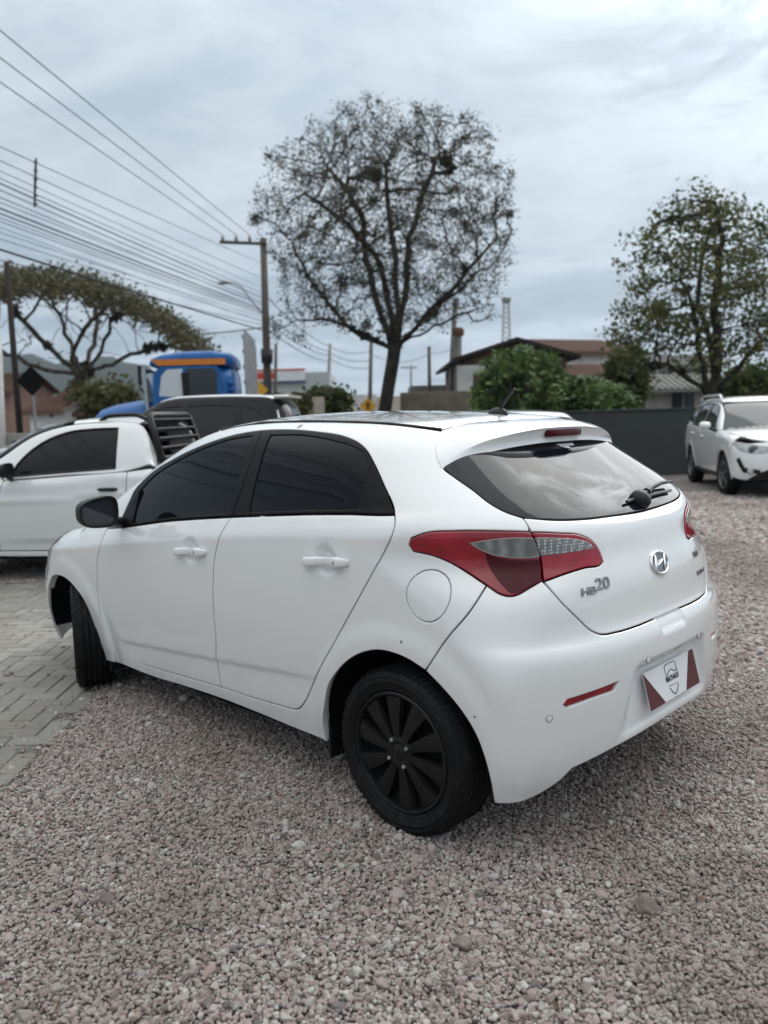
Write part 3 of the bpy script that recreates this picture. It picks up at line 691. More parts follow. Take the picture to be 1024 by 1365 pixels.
    stroke('car_outline', [(ox-.050, .004), (ox-.046, .016), (ox-.030, .021), (ox-.016, .032), (ox+.006, .034), (ox+.022, .024), (ox+.050, .022)], .0017, board, ink)
    text_mesh('board_lettering', 'MATHAUS', .026, .0004, M @ Matrix.Translation((ox, .004, .0026)), ink, board, .82, .25, thick=.0006)
    # chrome badges
    def on_gate(y, z, off=.001):
        p = np.array(B.end([(y, z)], -1)); n_ = B.grad(p)[0]; e1 = nrm(np.cross([0, 0, 1.], n_)); e2 = np.cross(n_, e1)
        return frame(p[0]+n_*off, e1, e2, n_)
    Mh = on_gate(.440, .869); Mz = on_gate(.370, .880)
    text_mesh('model_badge', 'HB', .035, .0022, Mh, dark_chrome, tail, 1.55, .1, thick=.0002)
    text_mesh('model_badge', '20', .056, .0024, Mz @ Matrix.Translation((0, .004, 0)), dark_chrome, tail, 1.25, .12, thick=.0)
    Me = on_gate(0.0, .903, .0015); m = MB(); ring = []
    for i in range(49):
        a = 2*math.pi*i/48; ring.append(tuple(Me @ Vector((.062*math.cos(a), .040*math.sin(a), .002))))
    m.tube(ring, .0052, 8, cap=False)
    for s_ in (1, -1):
        m.tube([tuple(Me @ Vector((s_*.034+k_*.012, k_*.030, .003))) for k_ in (-1, -.3, .3, 1)], [.004, .0066, .0066, .004], 6)
    m.tube([tuple(Me @ Vector(p)) for p in ((-.030, -.010, .003), (-.010, -.004, .004), (.010, .004, .004), (.030, .010, .003))], [.005, .0065, .0065, .005], 6)
    m.build('round_emblem', chrome, tail, True)
    m = MB(); m.lathe([(1.0, 0), (0, .0)], 40, 'z', Me @ Matrix.Diagonal((.060, .038, .001, 1))); m.build('emblem_field', dark_chrome, tail)
    for (y, z, h, w_) in ((-.355, .885, .022, .060), (-.385, .812, .020, .105)):
        Mb = on_gate(y, z); m = MB()
        for i in range(5):
            x0 = -w_/2+i*w_/5; m.bbox((x0, -h/2, 0), (x0+w_/5*.62, h/2*(.6 if i % 2 else 1.), .003), .001, Mb)
        m.build('trim_badge', dark_chrome, tail)
    # spoiler: a wing lofted across the end of the roof
    sec = []
    def curve(P, n): 
        P = resample_open(np.array(P, float), 10); L = np.r_[0, np.cumsum(np.linalg.norm(np.diff(P, axis=0), axis=1))]; t = np.linspace(0, L[-1], n)
        return np.stack([np.interp(t, L, P[:, k_]) for k_ in range(3)], 1)
    ftop = B.topz([(.030, 0), (.034, .18), (.042, .33)])
    FC = curve(ftop+[(.046, .450, 1.4005)]+[tuple(np.array(p)+[.002, .001, .002]) for p in spoil[1:]], 36)
    CC = curve([(-.178, 0, 1.400), (-.174, .17, 1.397), (-.154, .33, 1.381), (-.118, .45, 1.356), (-.086, .535, 1.322), (-.070, .585, 1.293), (-.068, .609, 1.272)], 36)
    LC = curve([(-.160, 0, 1.338), (-.156, .17, 1.336), (-.140, .34, 1.326), (-.112, .47, 1.309), (-.086, .56, 1.288), (-.072, .598, 1.275), (-.067, .609, 1.269)], 36)
    ys = list(range(-35, 36))
    for q in ys:
        i_ = abs(q); e_ = np.array([1, 1 if q >= 0 else -1, 1]); a = i_/35; w_ = 1-a**3
        fr, cr_, lo_ = FC[i_], CC[i_], LC[i_]; mid = fr*.5+cr_*.5+np.array([0, .004*a, .011*w_])
        un = lo_+np.array([.035*w_+.004, -.004, .003])
        sec.append([e_*p for p in (fr-[0, 0, .012], fr, fr*.72+mid*.28+[0, 0, .003*w_], mid, mid*.35+cr_*.65+[0, 0, .0045*w_], cr_+np.array([.006, 0, .0012])*w_, cr_+np.array([-.001, 0, -.004])*w_, cr_*.45+lo_*.55+np.array([.004, 0, 0])*w_, lo_+np.array([-.010, 0, .003])*w_, lo_+np.array([-.004, 0, -.0005])*w_, un)])
    k = len(sec[0]); V = [tuple(p) for s_ in sec for p in s_]
    Fc = [(i*k+j, i*k+j+1, (i+1)*k+j+1, (i+1)*k+j) for i in range(len(ys)-1) for j in range(k-1)]
    Fc = [f[::-1] for f in Fc]; Fc += [tuple(range(k)), tuple((len(ys)-1)*k+j for j in range(k))[::-1]]
    spo = mesh_obj('spoiler', V, Fc, paint, car, True); spo.data.set_sharp_from_angle(angle=R(50))
    m = MB(); v = []; n_ = 13
    for i in range(n_):
        t = i/(n_-1)*2-1; y = t*.125; e = (1-abs(t)**5)
        xb = -.172+.1*y*y; v += [(xb-.002, y, 1.358+.001), (xb-.014*e-.004, y, 1.362), (xb-.016*e-.006, y, 1.374), (xb-.012*e-.006, y, 1.386), (xb+.01, y, 1.391)]
    m.add(v, [(i*5+j, i*5+j+1, (i+1)*5+j+1, (i+1)*5+j) for i in range(n_-1) for j in range(4)]); m.add(v[:5], [(0, 1, 2, 3, 4)]); m.add(v[-5:], [(4, 3, 2, 1, 0)])
    m.build('brake_light', dark_red_lens, spo, True, sharp=40)
    # wiper, sticker, antenna, roof strip
    def on_glass(y, z): p = np.array(B.end([(y, z)], -1)); return p[0], B.grad(p)[0]
    wp = []
    for y, z in ((-.05, 1.120), (-.16, 1.137), (-.30, 1.146), (-.42, 1.142)):
        p, n_ = on_glass(y, z); wp.append(p+n_*.022)
    m = MB(); m.tube(wp, [.012, .010, .008, .006], 8)
    p, n_ = on_glass(-.05, 1.118); q = Vector(n_).to_track_quat('Z', 'Y').to_matrix().to_4x4(); q.translation = Vector(p)
    m.lathe([(.040, 0), (.038, .02), (.028, .034), (0, .040)], 20, 'z', q)
    bl = []
    for y, z in ((.06, 1.118), (-.15, 1.124), (-.36, 1.122)):
        p, n_ = on_glass(y, z); bl.append(p+n_*.010)
    m.tube(bl, [.006, .009, .006], 6); m.tube([wp[0]*.5+wp[1]*.5, wp[1], bl[1]], [.016, .014, .007], 8)
    m.build('rear_wiper', black_plastic, car, True, sharp=45)
    p, n_ = on_glass(-.02, 1.322); Ms = frame(p+n_*.0012, nrm(np.cross([0, 0, 1.], n_)), np.cross(n_, nrm(np.cross([0, 0, 1.], n_))), n_)
    m = MB(); m.prism([(-.055, .012), (-.04, -.006), (-.012, -.020), (.010, -.022), (.012, -.006), (.06, -.004), (.066, .012)], .0008, Ms); m.build('window_sticker', mat_plain('sticker_white', (.62, .62, .64), .5, var=.35, scale=260), rw)
    ab = B.topz([(.14, 0)])[0]; m = MB()
    m.lathe([(1, 0), (.95, .35), (.6, .8), (.2, 1.), (0, 1.)], 20, 'z', Matrix.Translation((ab[0], 0, ab[2]-.004)) @ Matrix.Diagonal((.050, .026, .030, 1)))
    m.tube([(ab[0]-.01, 0, ab[2]+.02), (ab[0]-.05, 0, ab[2]+.062), (ab[0]-.085, 0, ab[2]+.100)], [.007, .005, .004], 8); m.build('roof_antenna', black_plastic, car, True, sharp=50)
    strip = B.topz([(1.3, .5565), (1.0, .552), (.70, .549), (.42, .545), (.25, .535), (.12, .507), (.05, .470)])
    m = MB(); m.tube([(x, y, z+.001) for x, y, z in strip], .0062, 8); ro = m.build('roof_strip', black_plastic, car, True); mirror_obj(ro)
    # door handles
    for (hx, hz, key), dd in (((1.185, .893, 1), (fdo, fdr)), ((.318, .938, 0), (rdo, rdr))):
        n0 = B.side([(hx+.120, hz-.012), (hx+.085, hz-.009), (hx, hz), (hx-.075, hz+.004), (hx-.124, hz+.006)])
        outs = (.001, .020, .025, .020, .002); hh = (.010, .0185, .0165, .0215, .009); tk = (.004, .010, .0085, .012, .004)
        P2 = resample_open(np.array([(p[0], max(p[1], .802)+o_, p[2]) for p, o_ in zip(n0, outs)]), 8); tt = np.linspace(0, 1, len(P2)); H2 = np.interp(tt, np.linspace(0, 1, 5), hh); T2 = np.interp(tt, np.linspace(0, 1, 5), tk)
        V = []; nn = 16
        for p, a_, b_ in zip(P2, H2, T2):
            for j_ in range(nn):
                th = 2*math.pi*j_/nn; c_, s__ = math.cos(th), math.sin(th); V.append((p[0], p[1]+b_*np.sign(c_)*abs(c_)**.7, p[2]+a_*np.sign(s__)*abs(s__)**.8))
        Fq = [(i_*nn+j_, i_*nn+(j_+1) % nn, (i_+1)*nn+(j_+1) % nn, (i_+1)*nn+j_) for i_ in range(len(P2)-1) for j_ in range(nn)]+[tuple(range(nn))[::-1], tuple((len(P2)-1)*nn+j_ for j_ in range(nn))]
        h1 = mesh_obj('door_handle', V, [f[::-1] for f in Fq], paint, dd[0], True); mirror_obj(h1, dd[1])
        m = MB(); c0 = P2[-len(P2)//4]; m.tube([(c0[0]+.001, c0[1]-.016, c0[2]-.019), (c0[0], c0[1]+.004, c0[2]-.0185), (c0[0], c0[1]+.0155, c0[2]), (c0[0]-.001, c0[1]+.004, c0[2]+.0185)], .0011, 5); m.build('handle_joint', black_trim, dd[0])
    # wing mirrors
    for s_ in (1, -1):
        m = MB(); rows = []; nx = 9
        for i in range(nx):
            t = i/(nx-1); x = 1.725+.115*t; sc = math.sqrt(max(1-t**2.6, .0))*.985+.015
            row = []
            for j in range(28):
                a = 2*math.pi*j/28; c_, sn = math.cos(a), math.sin(a); e = .62
                yy = .098*np.sign(c_)*abs(c_)**e; zz = .071*np.sign(sn)*abs(sn)**e
                zz *= (1.-.22*yy/.098 if sn > 0 else 1.0-.10*yy/.098)
                row.append((x, s_*(.968+yy*sc), 1.040+zz*sc+.010*t))
            rows.append(row)
        V = [p for r_ in rows for p in r_]; Fq = [(i*28+j, i*28+(j+1) % 28, (i+1)*28+(j+1) % 28, (i+1)*28+j) for i in range(nx-1) for j in range(28)]
        rim = [(1.7255, s_*(.968+(abs(p[1])-.968)*.86), 1.04+(p[2]-1.04)*.84) for p in rows[0]]; inn = [(1.733, p[1], p[2]) for p in rim]
        b0 = len(V); V += rim+inn; Fq += [(j, b0+j, b0+(j+1) % 28, (j+1) % 28) for j in range(28)]+[(b0+j, b0+28+j, b0+28+(j+1) % 28, b0+(j+1) % 28) for j in range(28)]
        if s_ < 0: Fq = [f[::-1] for f in Fq]
        m.add(V, Fq); m.tube([(1.80, s_*.885, .990), (1.835, s_*.83, .975), (1.86, s_*.775, .965)], [.022, .024, .030], 10)
        mi = m.build('wing_mirror', black_plastic, car, True, sharp=40)
        g = MB(); g.add(inn, [tuple(range(28)) if s_ < 0 else tuple(range(28))[::-1]]); g.build('mirror_glass', mat_gloss('mirror_glass', (.03, .032, .04), .03, 1.5) if 'mirror_glass' not in MATS else MATS['mirror_glass'], mi)
        sa = MB(); tri = [np.array(p) for p in ((1.85, .786, .946), (1.885, .772, .975), (1.85, .708, 1.120), (1.775, .72, 1.125), (1.755, .784, .962))]
        sa.add([(p[0], s_*(p[1]+.006), p[2]) for p in tri]+[(p[0], s_*(p[1]-.01), p[2]) for p in tri], [(0, 1, 2, 3, 4) if s_ < 0 else (4, 3, 2, 1, 0)]+[(i, (i+1) % 5, 5+(i+1) % 5, 5+i) if s_ > 0 else (5+i, 5+(i+1) % 5, (i+1) % 5, i) for i in range(5)])
        sa.build('mirror_base', black_trim, mi)
    # wheels and what is behind them
    for x, st in ((0., 0.), (2.5, R(-25))):
        for s_ in (1, -1):
            wx = empty_wheel = wheel('wheel', car, (x, s_*(.800 if x == 0 else .775), .288), st, s_)
            m = MB(); n_ = 30; v = []
            ang = [-.16+.10*(x > 1)+(math.pi+.32-.10*(x > 1))*i/29 for i in range(30)]
            ho = B.side([(x+.372*math.cos(a)*1.01, max(.285+.372*math.sin(a), .20)) for a in ang])
            for yy in (.803, .43):
                for i in range(n_):
                    a = ang[i]; rr = .372 if yy > .6 else .366
                    v.append((x+rr*math.cos(a)*1.01, s_*(ho[i][1]-.012 if yy > .6 else yy), .285+rr*math.sin(a)))
            f = [(i, i+1, n_+i+1, n_+i) for i in range(n_-1)]+[tuple(range(n_, 2*n_))]
            m.add(v, f); m.build('wheel_arch_liner', black_matte, car, True)
            fl_ = MB(); fl_.bbox((x+.40 if x == 0 else x-.36, min(s_*.62, s_*.755), .14), (x+.412 if x == 0 else x-.348, max(s_*.62, s_*.755), .33), .004); fl_.build('mud_flap', black_plastic, car)
    m = MB(); m.bbox((-.30, -.44, .20), (3.0, .44, .30), .04); m.bbox((.44, -.735, .185), (2.10, .735, .262), .02); m.build('underbody', black_matte, car)
    m = MB(); m.bbox((-.2, -.62, .75), (2.0, .62, .80), .02); m.build('cabin_floor', black_matte, car)
    return car
def resample_open(P, k):
    n = len(P); out = []
    for i in range(n-1):
        p0 = P[max(i-1, 0)]; p1 = P[i]; p2 = P[i+1]; p3 = P[min(i+2, n-1)]
        for t in np.arange(k)/k: out.append(.5*((2*p1)+(p2-p0)*t+(2*p0-5*p1+4*p2-p3)*t*t+(3*p1-p0-3*p2+p3)*t**3))
    out.append(P[-1]); return np.array(out)
hatchback()
# ------------------------------------------------------------------ ground, gravel, paving
E1 = nrm([math.cos(YAW), math.sin(YAW), 0]); E2 = nrm([-math.sin(YAW), math.cos(YAW), 0])     # away from / left of the camera
def gp(depth, left, z=0.): p = np.array([CAM[0], CAM[1], 0])+E1*depth+E2*left; return (p[0], p[1], z)
def mat_gravel_ground():
    t = NT('gravel_ground'); P = t.tc('Object')
    v = t.n('ShaderNodeTexVoronoi', Vector=P, Scale=52., Randomness=1.); v2 = t.n('ShaderNodeTexVoronoi', Vector=P, Scale=23., Randomness=1.)
    hue = t.n('ShaderNodeSeparateColor', Color=v.outputs['Color'])
    c = t.mix(hue.outputs[0], (.29, .24, .225), (.52, .48, .45)); c = t.mix(t.math('MULTIPLY', hue.outputs[1], .55), c, (.26, .20, .185))
    edge = t.ramp(v.outputs['Distance'], .35, .62); c = t.mix(edge, c, (.075, .07, .068))
    soil = t.math('MULTIPLY', t.ramp(t.noise(.55, 6, .68), .52, .70), .62); c = t.mix(soil, c, (.20, .165, .115))
    moss = t.math('MULTIPLY', t.ramp(t.noise(.9, 6, .7, vec=P, map_scale=(1, 1, 1)), .56, .70), .45); c = t.mix(moss, c, (.14, .135, .085))
    pale = t.math('MULTIPLY', t.ramp(t.noise(.35, 5, .6), .5, .68), .35); c = t.mix(pale, c, (.42, .39, .36))
    t.set(color=c, rough=.9, spec=.25); t.bump(t.math('ADD', t.math('SUBTRACT', 1., v.outputs['Distance']), t.math('MULTIPLY', v2.outputs['Distance'], -.5)), .9, .016)
    return t.mat
m = MB(); n = 60
V = []; 
ext = 900
m.add([(-ext, -ext, -.012), (ext, -ext, -.012), (ext, ext, -.012), (-ext, ext, -.012)], [(0, 1, 2, 3)])
ground = tag(m.build('ground', mat_gravel_ground()), kind='structure')

def mat_stone():
    t = NT('gravel_stone'); oi = t.N.new('ShaderNodeObjectInfo'); rnd = oi.outputs['Random']
    cr = t.N.new('ShaderNodeValToRGB'); t.L.new(rnd, cr.inputs[0]); e = cr.color_ramp.elements
    stops = ((0, (0.144, 0.12, 0.114)), (0.08, (0.24, 0.198, 0.186)), (0.2, (0.432, 0.314, 0.29)), (0.36, (0.516, 0.42, 0.39)), (0.5, (0.516, 0.48, 0.456)), (0.62, (0.492, 0.342, 0.306)), (0.74, (0.564, 0.474, 0.434)), (0.84, (0.6, 0.558, 0.528)), (0.94, (0.684, 0.642, 0.6)), (1.0, (0.792, 0.756, 0.708)))
    e[0].position = 0; e[0].color = (*stops[0][1], 1); e[1].position = 1; e[1].color = (*stops[-1][1], 1)
    for p, c in stops[1:-1]: q = e.new(p); q.color = (*c, 1)
    sp = t.n('ShaderNodeTexVoronoi', Vector=t.tc(), Scale=6.5, Randomness=1.); k = t.n('ShaderNodeSeparateColor', Color=sp.outputs['Color'])
    nz = t.noise(9, 6, .75)
    c = t.mix(t.ramp(nz, .40, .62, 0, .55), cr.outputs[0], t.mix(k.outputs[0], (.10, .09, .09), (.62, .60, .58)))
    geo = t.N.new('ShaderNodeNewGeometry'); sepz = t.n('ShaderNodeSeparateXYZ', Vector=geo.outputs['Position'])
    wide = t.noise(.9, 5, .65, vec=geo.outputs['Position']); c = t.mix(t.ramp(wide, .46, .70, 0, .50), c, (.29, .225, .165)); wd2 = t.noise(.45, 4, .6, vec=geo.outputs['Position']); c = t.mix(t.ramp(wd2, .42, .62, 0, .30), c, (.20, .175, .165))
    t.set(color=c, rough=.85, spec=.3); t.bump(t.noise(14, 5, .7), .5, .06)
    return t.mat
def ico(sub):
    import bmesh
    bm = bmesh.new(); bmesh.ops.create_icosphere(bm, subdivisions=sub, radius=1.); v = np.array([p.co[:] for p in bm.verts]); f = [tuple(q.index for q in p.verts) for p in bm.faces]; bm.free(); return v, f
def make_gravel():
    smat = mat_stone(); sc = bpy.data.collections.new('stone_shapes'); V0, F0 = ico(3)
    for k in range(9):
        pl = rng.normal(size=(15, 3)); pl /= np.linalg.norm(pl, axis=1, keepdims=True); d = rng.uniform(.62, 1.0, 15)
        cs = V0 @ pl.T; r = np.where(cs > .05, d/np.maximum(cs, .05), 9).min(1); r = np.minimum(r, 1.15)
        r *= 1+.03*np.sin(V0 @ rng.normal(size=3)*5+k)
        P = V0*r[:, None]*[1.15, .95, .78]
        me = bpy.data.meshes.new('stone'); me.from_pydata(P.tolist(), [], F0); me.materials.append(smat)
        sc.objects.link(bpy.data.objects.new('stone', me))
    # where the stones lie: a jittered net, tight near the viewer
    pts = []; scl = []
    def band(d0, d1, sp, size):
        ds = np.arange(d0, d1, sp*.87)
        for i, d in enumerate(ds):
            w = .52*d+.55; ls = np.arange(-w, w, sp)+(i % 2)*sp*.5
            q = np.stack([np.full(len(ls), d), ls], 1)+rng.uniform(-.46, .46, (len(ls), 2))*sp
            pts.append(q); scl.append(size*np.exp(rng.normal(0, .32, len(ls))))
    band(1.45, 4.4, .0098, .0057); band(4.4, 8.6, .0155, .0088); band(8.6, 14.0, .030, .0165)
    Q = np.concatenate(pts); S = np.concatenate(scl)
    big = rng.random(len(Q)) < .004; S = np.where(big, S*2.2, S)
    P = np.array([CAM[0], CAM[1], 0])+Q[:, :1]*E1+Q[:, 1:]*E2
    # thin out over the paving and leave wheel tracks to the ground sheet
    onpav = (Q[:, 1] > PAVE_R+.03*np.sin(Q[:, 0]*9)+rng.normal(0, .025, len(Q))) & (Q[:, 0] < PAVE_FAR+.04*rng.normal(size=len(Q)))
    keep = ~onpav | (rng.random(len(Q)) < .012+.16*np.exp(-(Q[:, 1]-PAVE_R)/.10))
    Q, S, P = Q[keep], S[keep], P[keep]
    P[:, 2] = rng.normal(-.006, .0042, len(P))+S*.25
    me = bpy.data.meshes.new('gravel'); me.vertices.add(len(P)); me.vertices.foreach_set('co', P.ravel())
    at_ = me.attributes.new('size', 'FLOAT', 'POINT'); at_.data.foreach_set('value', S.astype(np.float32))
    o = bpy.data.objects.new('gravel', me); COL.objects.link(o); me.materials.append(smat)
    ng = bpy.data.node_groups.new('scatter', 'GeometryNodeTree'); ng.interface.new_socket('Geometry', in_out='INPUT', socket_type='NodeSocketGeometry'); ng.interface.new_socket('Geometry', in_out='OUTPUT', socket_type='NodeSocketGeometry')
    N = ng.nodes; L = ng.links; gi = N.new('NodeGroupInput'); go = N.new('NodeGroupOutput')
    ip = N.new('GeometryNodeInstanceOnPoints'); ci = N.new('GeometryNodeCollectionInfo'); ci.inputs[0].default_value = sc; ci.inputs[1].default_value = True; ci.inputs[2].default_value = True
    rv = N.new('FunctionNodeRandomValue'); rv.data_type = 'FLOAT_VECTOR'; rv.inputs[0].default_value = (-.6, -.6, 0); rv.inputs[1].default_value = (.6, .6, 6.283)
    na = N.new('GeometryNodeInputNamedAttribute'); na.data_type = 'FLOAT'; na.inputs[0].default_value = 'size'
    e2r = N.new('FunctionNodeEulerToRotation'); L.new(rv.outputs[0], e2r.inputs[0])
    L.new(gi.outputs[0], ip.inputs['Points']); L.new(ci.outputs[0], ip.inputs['Instance']); ip.inputs['Pick Instance'].default_value = True
    L.new(e2r.outputs[0], ip.inputs['Rotation']); L.new(na.outputs[0], ip.inputs['Scale']); L.new(ip.outputs[0], go.inputs[0])
    md = o.modifiers.new('scatter', 'NODES'); md.node_group = ng
    tag(o, 'loose crushed gravel in pinkish and pale greys covering the yard', 'gravel', kind='stuff')
    print('stones', len(P))
PAVE_R, PAVE_FAR, PAVE_NEAR = 1.57, 7.55, 2.9
make_gravel()

def mat_paver():
    t = NT('concrete_paver'); oi = t.N.new('ShaderNodeObjectInfo'); r = oi.outputs['Random']
    c = t.mix(r, (.225, .215, .20), (.315, .305, .285)); P = t.tc('Object')
    geo = t.N.new('ShaderNodeNewGeometry'); W = geo.outputs['Position']
    c = t.mix(t.ramp(t.noise(2.2, 6, .7, vec=W), .42, .66, 0, .6), c, (.36, .335, .295))
    c = t.mix(t.ramp(t.noise(38, 5, .7, vec=W), .50, .70, 0, .55), c, (.13, .12, .11)); c = t.mix(t.ramp(t.noise(1.1, 6, .7, vec=W), .45, .65, 0, .5), c, (.16, .15, .135))
    t.set(color=c, rough=.9, spec=.25); t.bump(t.noise(75, 6, .75, vec=W), .6, .006); return t.mat
def make_paving():
    base = MB(); a, b, c, d = gp(PAVE_NEAR, PAVE_R, -.006), gp(PAVE_FAR, PAVE_R, -.006), gp(PAVE_FAR, 12, -.006), gp(PAVE_NEAR, 12, -.006)
    base.add([a, b, c, d], [(0, 3, 2, 1)])
    dirt = NT('joint_dirt'); dirt.set(color=dirt.mix(dirt.ramp(dirt.noise(20, 6, .7), .35, .65), (.09, .083, .075), (.21, .19, .165)), rough=.95); dirt.bump(dirt.noise(120, 4), .6, .004)
    pv = tag(base.build('paving', dirt.mat), kind='structure')
    pm = mat_paver(); L_, W_, g = .208, .104, .0032; shapes = []
    for k in range(4):
        m = MB(); j = rng.uniform(-.0015, .0015, 4)
        m.bbox((-L_/2+g+j[0], -W_/2+g+j[1], -.04), (L_/2-g+j[2], W_/2-g+j[3], 0), .0045)
        me = m.build('paver', pm); bpy.data.objects.remove(me); shapes.append(bpy.data.meshes[-1] if False else me) if False else None
        m2 = bpy.data.meshes.new('paver'); m2.from_pydata(m.v, [], m.f); m2.materials.append(pm); shapes.append(m2)
    cells = []
    nI = int((PAVE_FAR-PAVE_NEAR)/W_)+4
    for i in range(-60, 120):            # herringbone: each step shifts by one width
        for j in range(-60, 60):
            for o_ in (0, 1):
                # unit cell of the 90 degree herringbone
                bx = (i*1+j*2); by = (i*1-j*2)
                if o_ == 0: cx, cy, r0 = (bx+1)*W_, (by+.5)*W_, 0.
                else: cx, cy, r0 = (bx+.5)*W_, (by+2)*W_, math.pi/2
                dl = PAVE_NEAR+cx; ll = PAVE_R+cy
                if not (PAVE_NEAR < dl < PAVE_FAR-.05 and PAVE_R+.0 < ll < .467*dl+.30): continue
                p = at_px(gp(dl, ll))
                cells.append((dl, ll, r0))
    cells.sort(key=lambda c: c[0]); cells = [c for c in cells if c[0] > 3.1]
    print('pavers', len(cells))
    for k, (dl, ll, r0) in enumerate(cells[:300]):
        o = bpy.data.objects.new('paver', shapes[k % 4]); COL.objects.link(o); o.parent = pv
        o.location = gp(dl, ll, .0015+rng.normal(0, .0015)); o.rotation_euler = (rng.normal(0, .006), rng.normal(0, .006), YAW+r0+rng.normal(0, .008))
    if len(cells) > 300:
        m = MB()
        for (dl, ll, r0) in cells[300:]:
            M_ = Matrix.Translation(gp(dl, ll, .0015+rng.normal(0, .0015))) @ Matrix.Rotation(YAW+r0, 4, 'Z')
            m.bbox((-L_/2+g, -W_/2+g, -.03), (L_/2-g, W_/2-g, 0), .0045, M_)
        tag(m.build('paver', pm, pv), kind='stuff')
def at_px(p):
    d = np.asarray(p, float)-CAM; z = d@FW; return 512+FPX*(d@RT)/z, 682.5-FPX*(d@UP)/z
make_paving()

def leaf_litter():
    t = NT('dry_leaf'); oi = t.noise(3, 3); t.set(color=t.mix(t.ramp(oi, .4, .6), (.028, .020, .014), (.13, .085, .045)), rough=.8)
    V = []; F_ = []
    for i in range(170):
        d = 1.6+rng.random()**1.3*8; l = rng.uniform(-.5, .5)*d; p = np.array(gp(d, l, .010)); a = rng.uniform(0, 6.28); s = rng.uniform(.006, .017); u = np.array([math.cos(a), math.sin(a), rng.normal(0, .2)])*s; w = np.array([-math.sin(a), math.cos(a), rng.normal(0, .3)])*s*.45; b = len(V)
        V += [p-u, p+w+[0, 0, .003], p+u, p-w+[0, 0, .003], p+[0, 0, .0005]]; F_ += [(b, b+4, b+1), (b+1, b+4, b+2), (b+2, b+4, b+3), (b+3, b+4, b)]
    tag(mesh_obj('leaf_litter', V, F_, t.mat), 'small dry leaves and dark scraps strewn on the gravel', 'leaf litter', kind='stuff')
leaf_litter()
# ------------------------------------------------------------------ the other vehicles: same sheet-metal method, own outlines
def make_F(p):
    base = spline(*p['side']); belt = spline(*p['belt']); roof = spline(*p['roof']); hood = spline(*p['hood']); rear = spline(*p['rear']); front = spline(*p['front'])
    xm = p['xm']; pc = p.get('plan', .018); tum = p.get('tumble', (.28, .35)); cr = p.get('crown', .08)
    kr = p.get('kr', .2); kf = p.get('kf', .24); kt = p.get('kt', .08); rc = p.get('rcurve', (.12, .2)); fc = p.get('fcurve', (.18, .3))
    hc = p.get('hcrown', .06)
    def F(x, y, z):
        a = np.abs(y); zb = belt(x); ys = base(z)-pc*((x-xm)/1.2)**2
        ys = ys-.03*sstep(-.08, .01, z-zb)
        e = np.maximum(z-zb+.01, 0); ys = ys-tum[0]*e-tum[1]*e*e-p.get('gplan', .06)*sstep(.05, .35, z-zb)*((x-xm)/1.3)**2
        if 'crease' in p:
            zc, slope = p['crease']; ys = ys+.010*sstep(.05, -.005, np.abs(z-zc-slope*(x-xm)))
        if 'lower' in p: ys = ys-.012*sstep(.02, -.02, z-p['lower']-.03*(xm-x))*sstep(-.16, -.04, z-p['lower']-.03*(xm-x))
        for ax, r_ in p['arches']:
            r = np.hypot(x-ax, z-p['wr']); ys = ys+p.get('flare', .012)*sstep(r_+.11, r_+.02, r)*sstep(zb, zb-.15, z)
        top = np.maximum(roof(x)-cr*a**2-.08*a**4, hood(x)-hc*a**2)
        g = smax(a-ys, rear(z)+rc[0]*a**2+rc[1]*a**4-x, kr)
        g = smax(g, x-(front(z)-fc[0]*a**2-fc[1]*a**4), kf)
        return smax(g, (z-top)*.8, kt)
    return F
def arch_pts(B, cx, r, zc, z0):
    "wheel opening from its rear foot over to its front foot"
    a0 = math.asin(np.clip((z0-zc)/r, -1, 1)); return B.side([(cx+r*math.cos(a), zc+r*math.sin(a)) for a in np.linspace(math.pi-a0, a0, 15)])
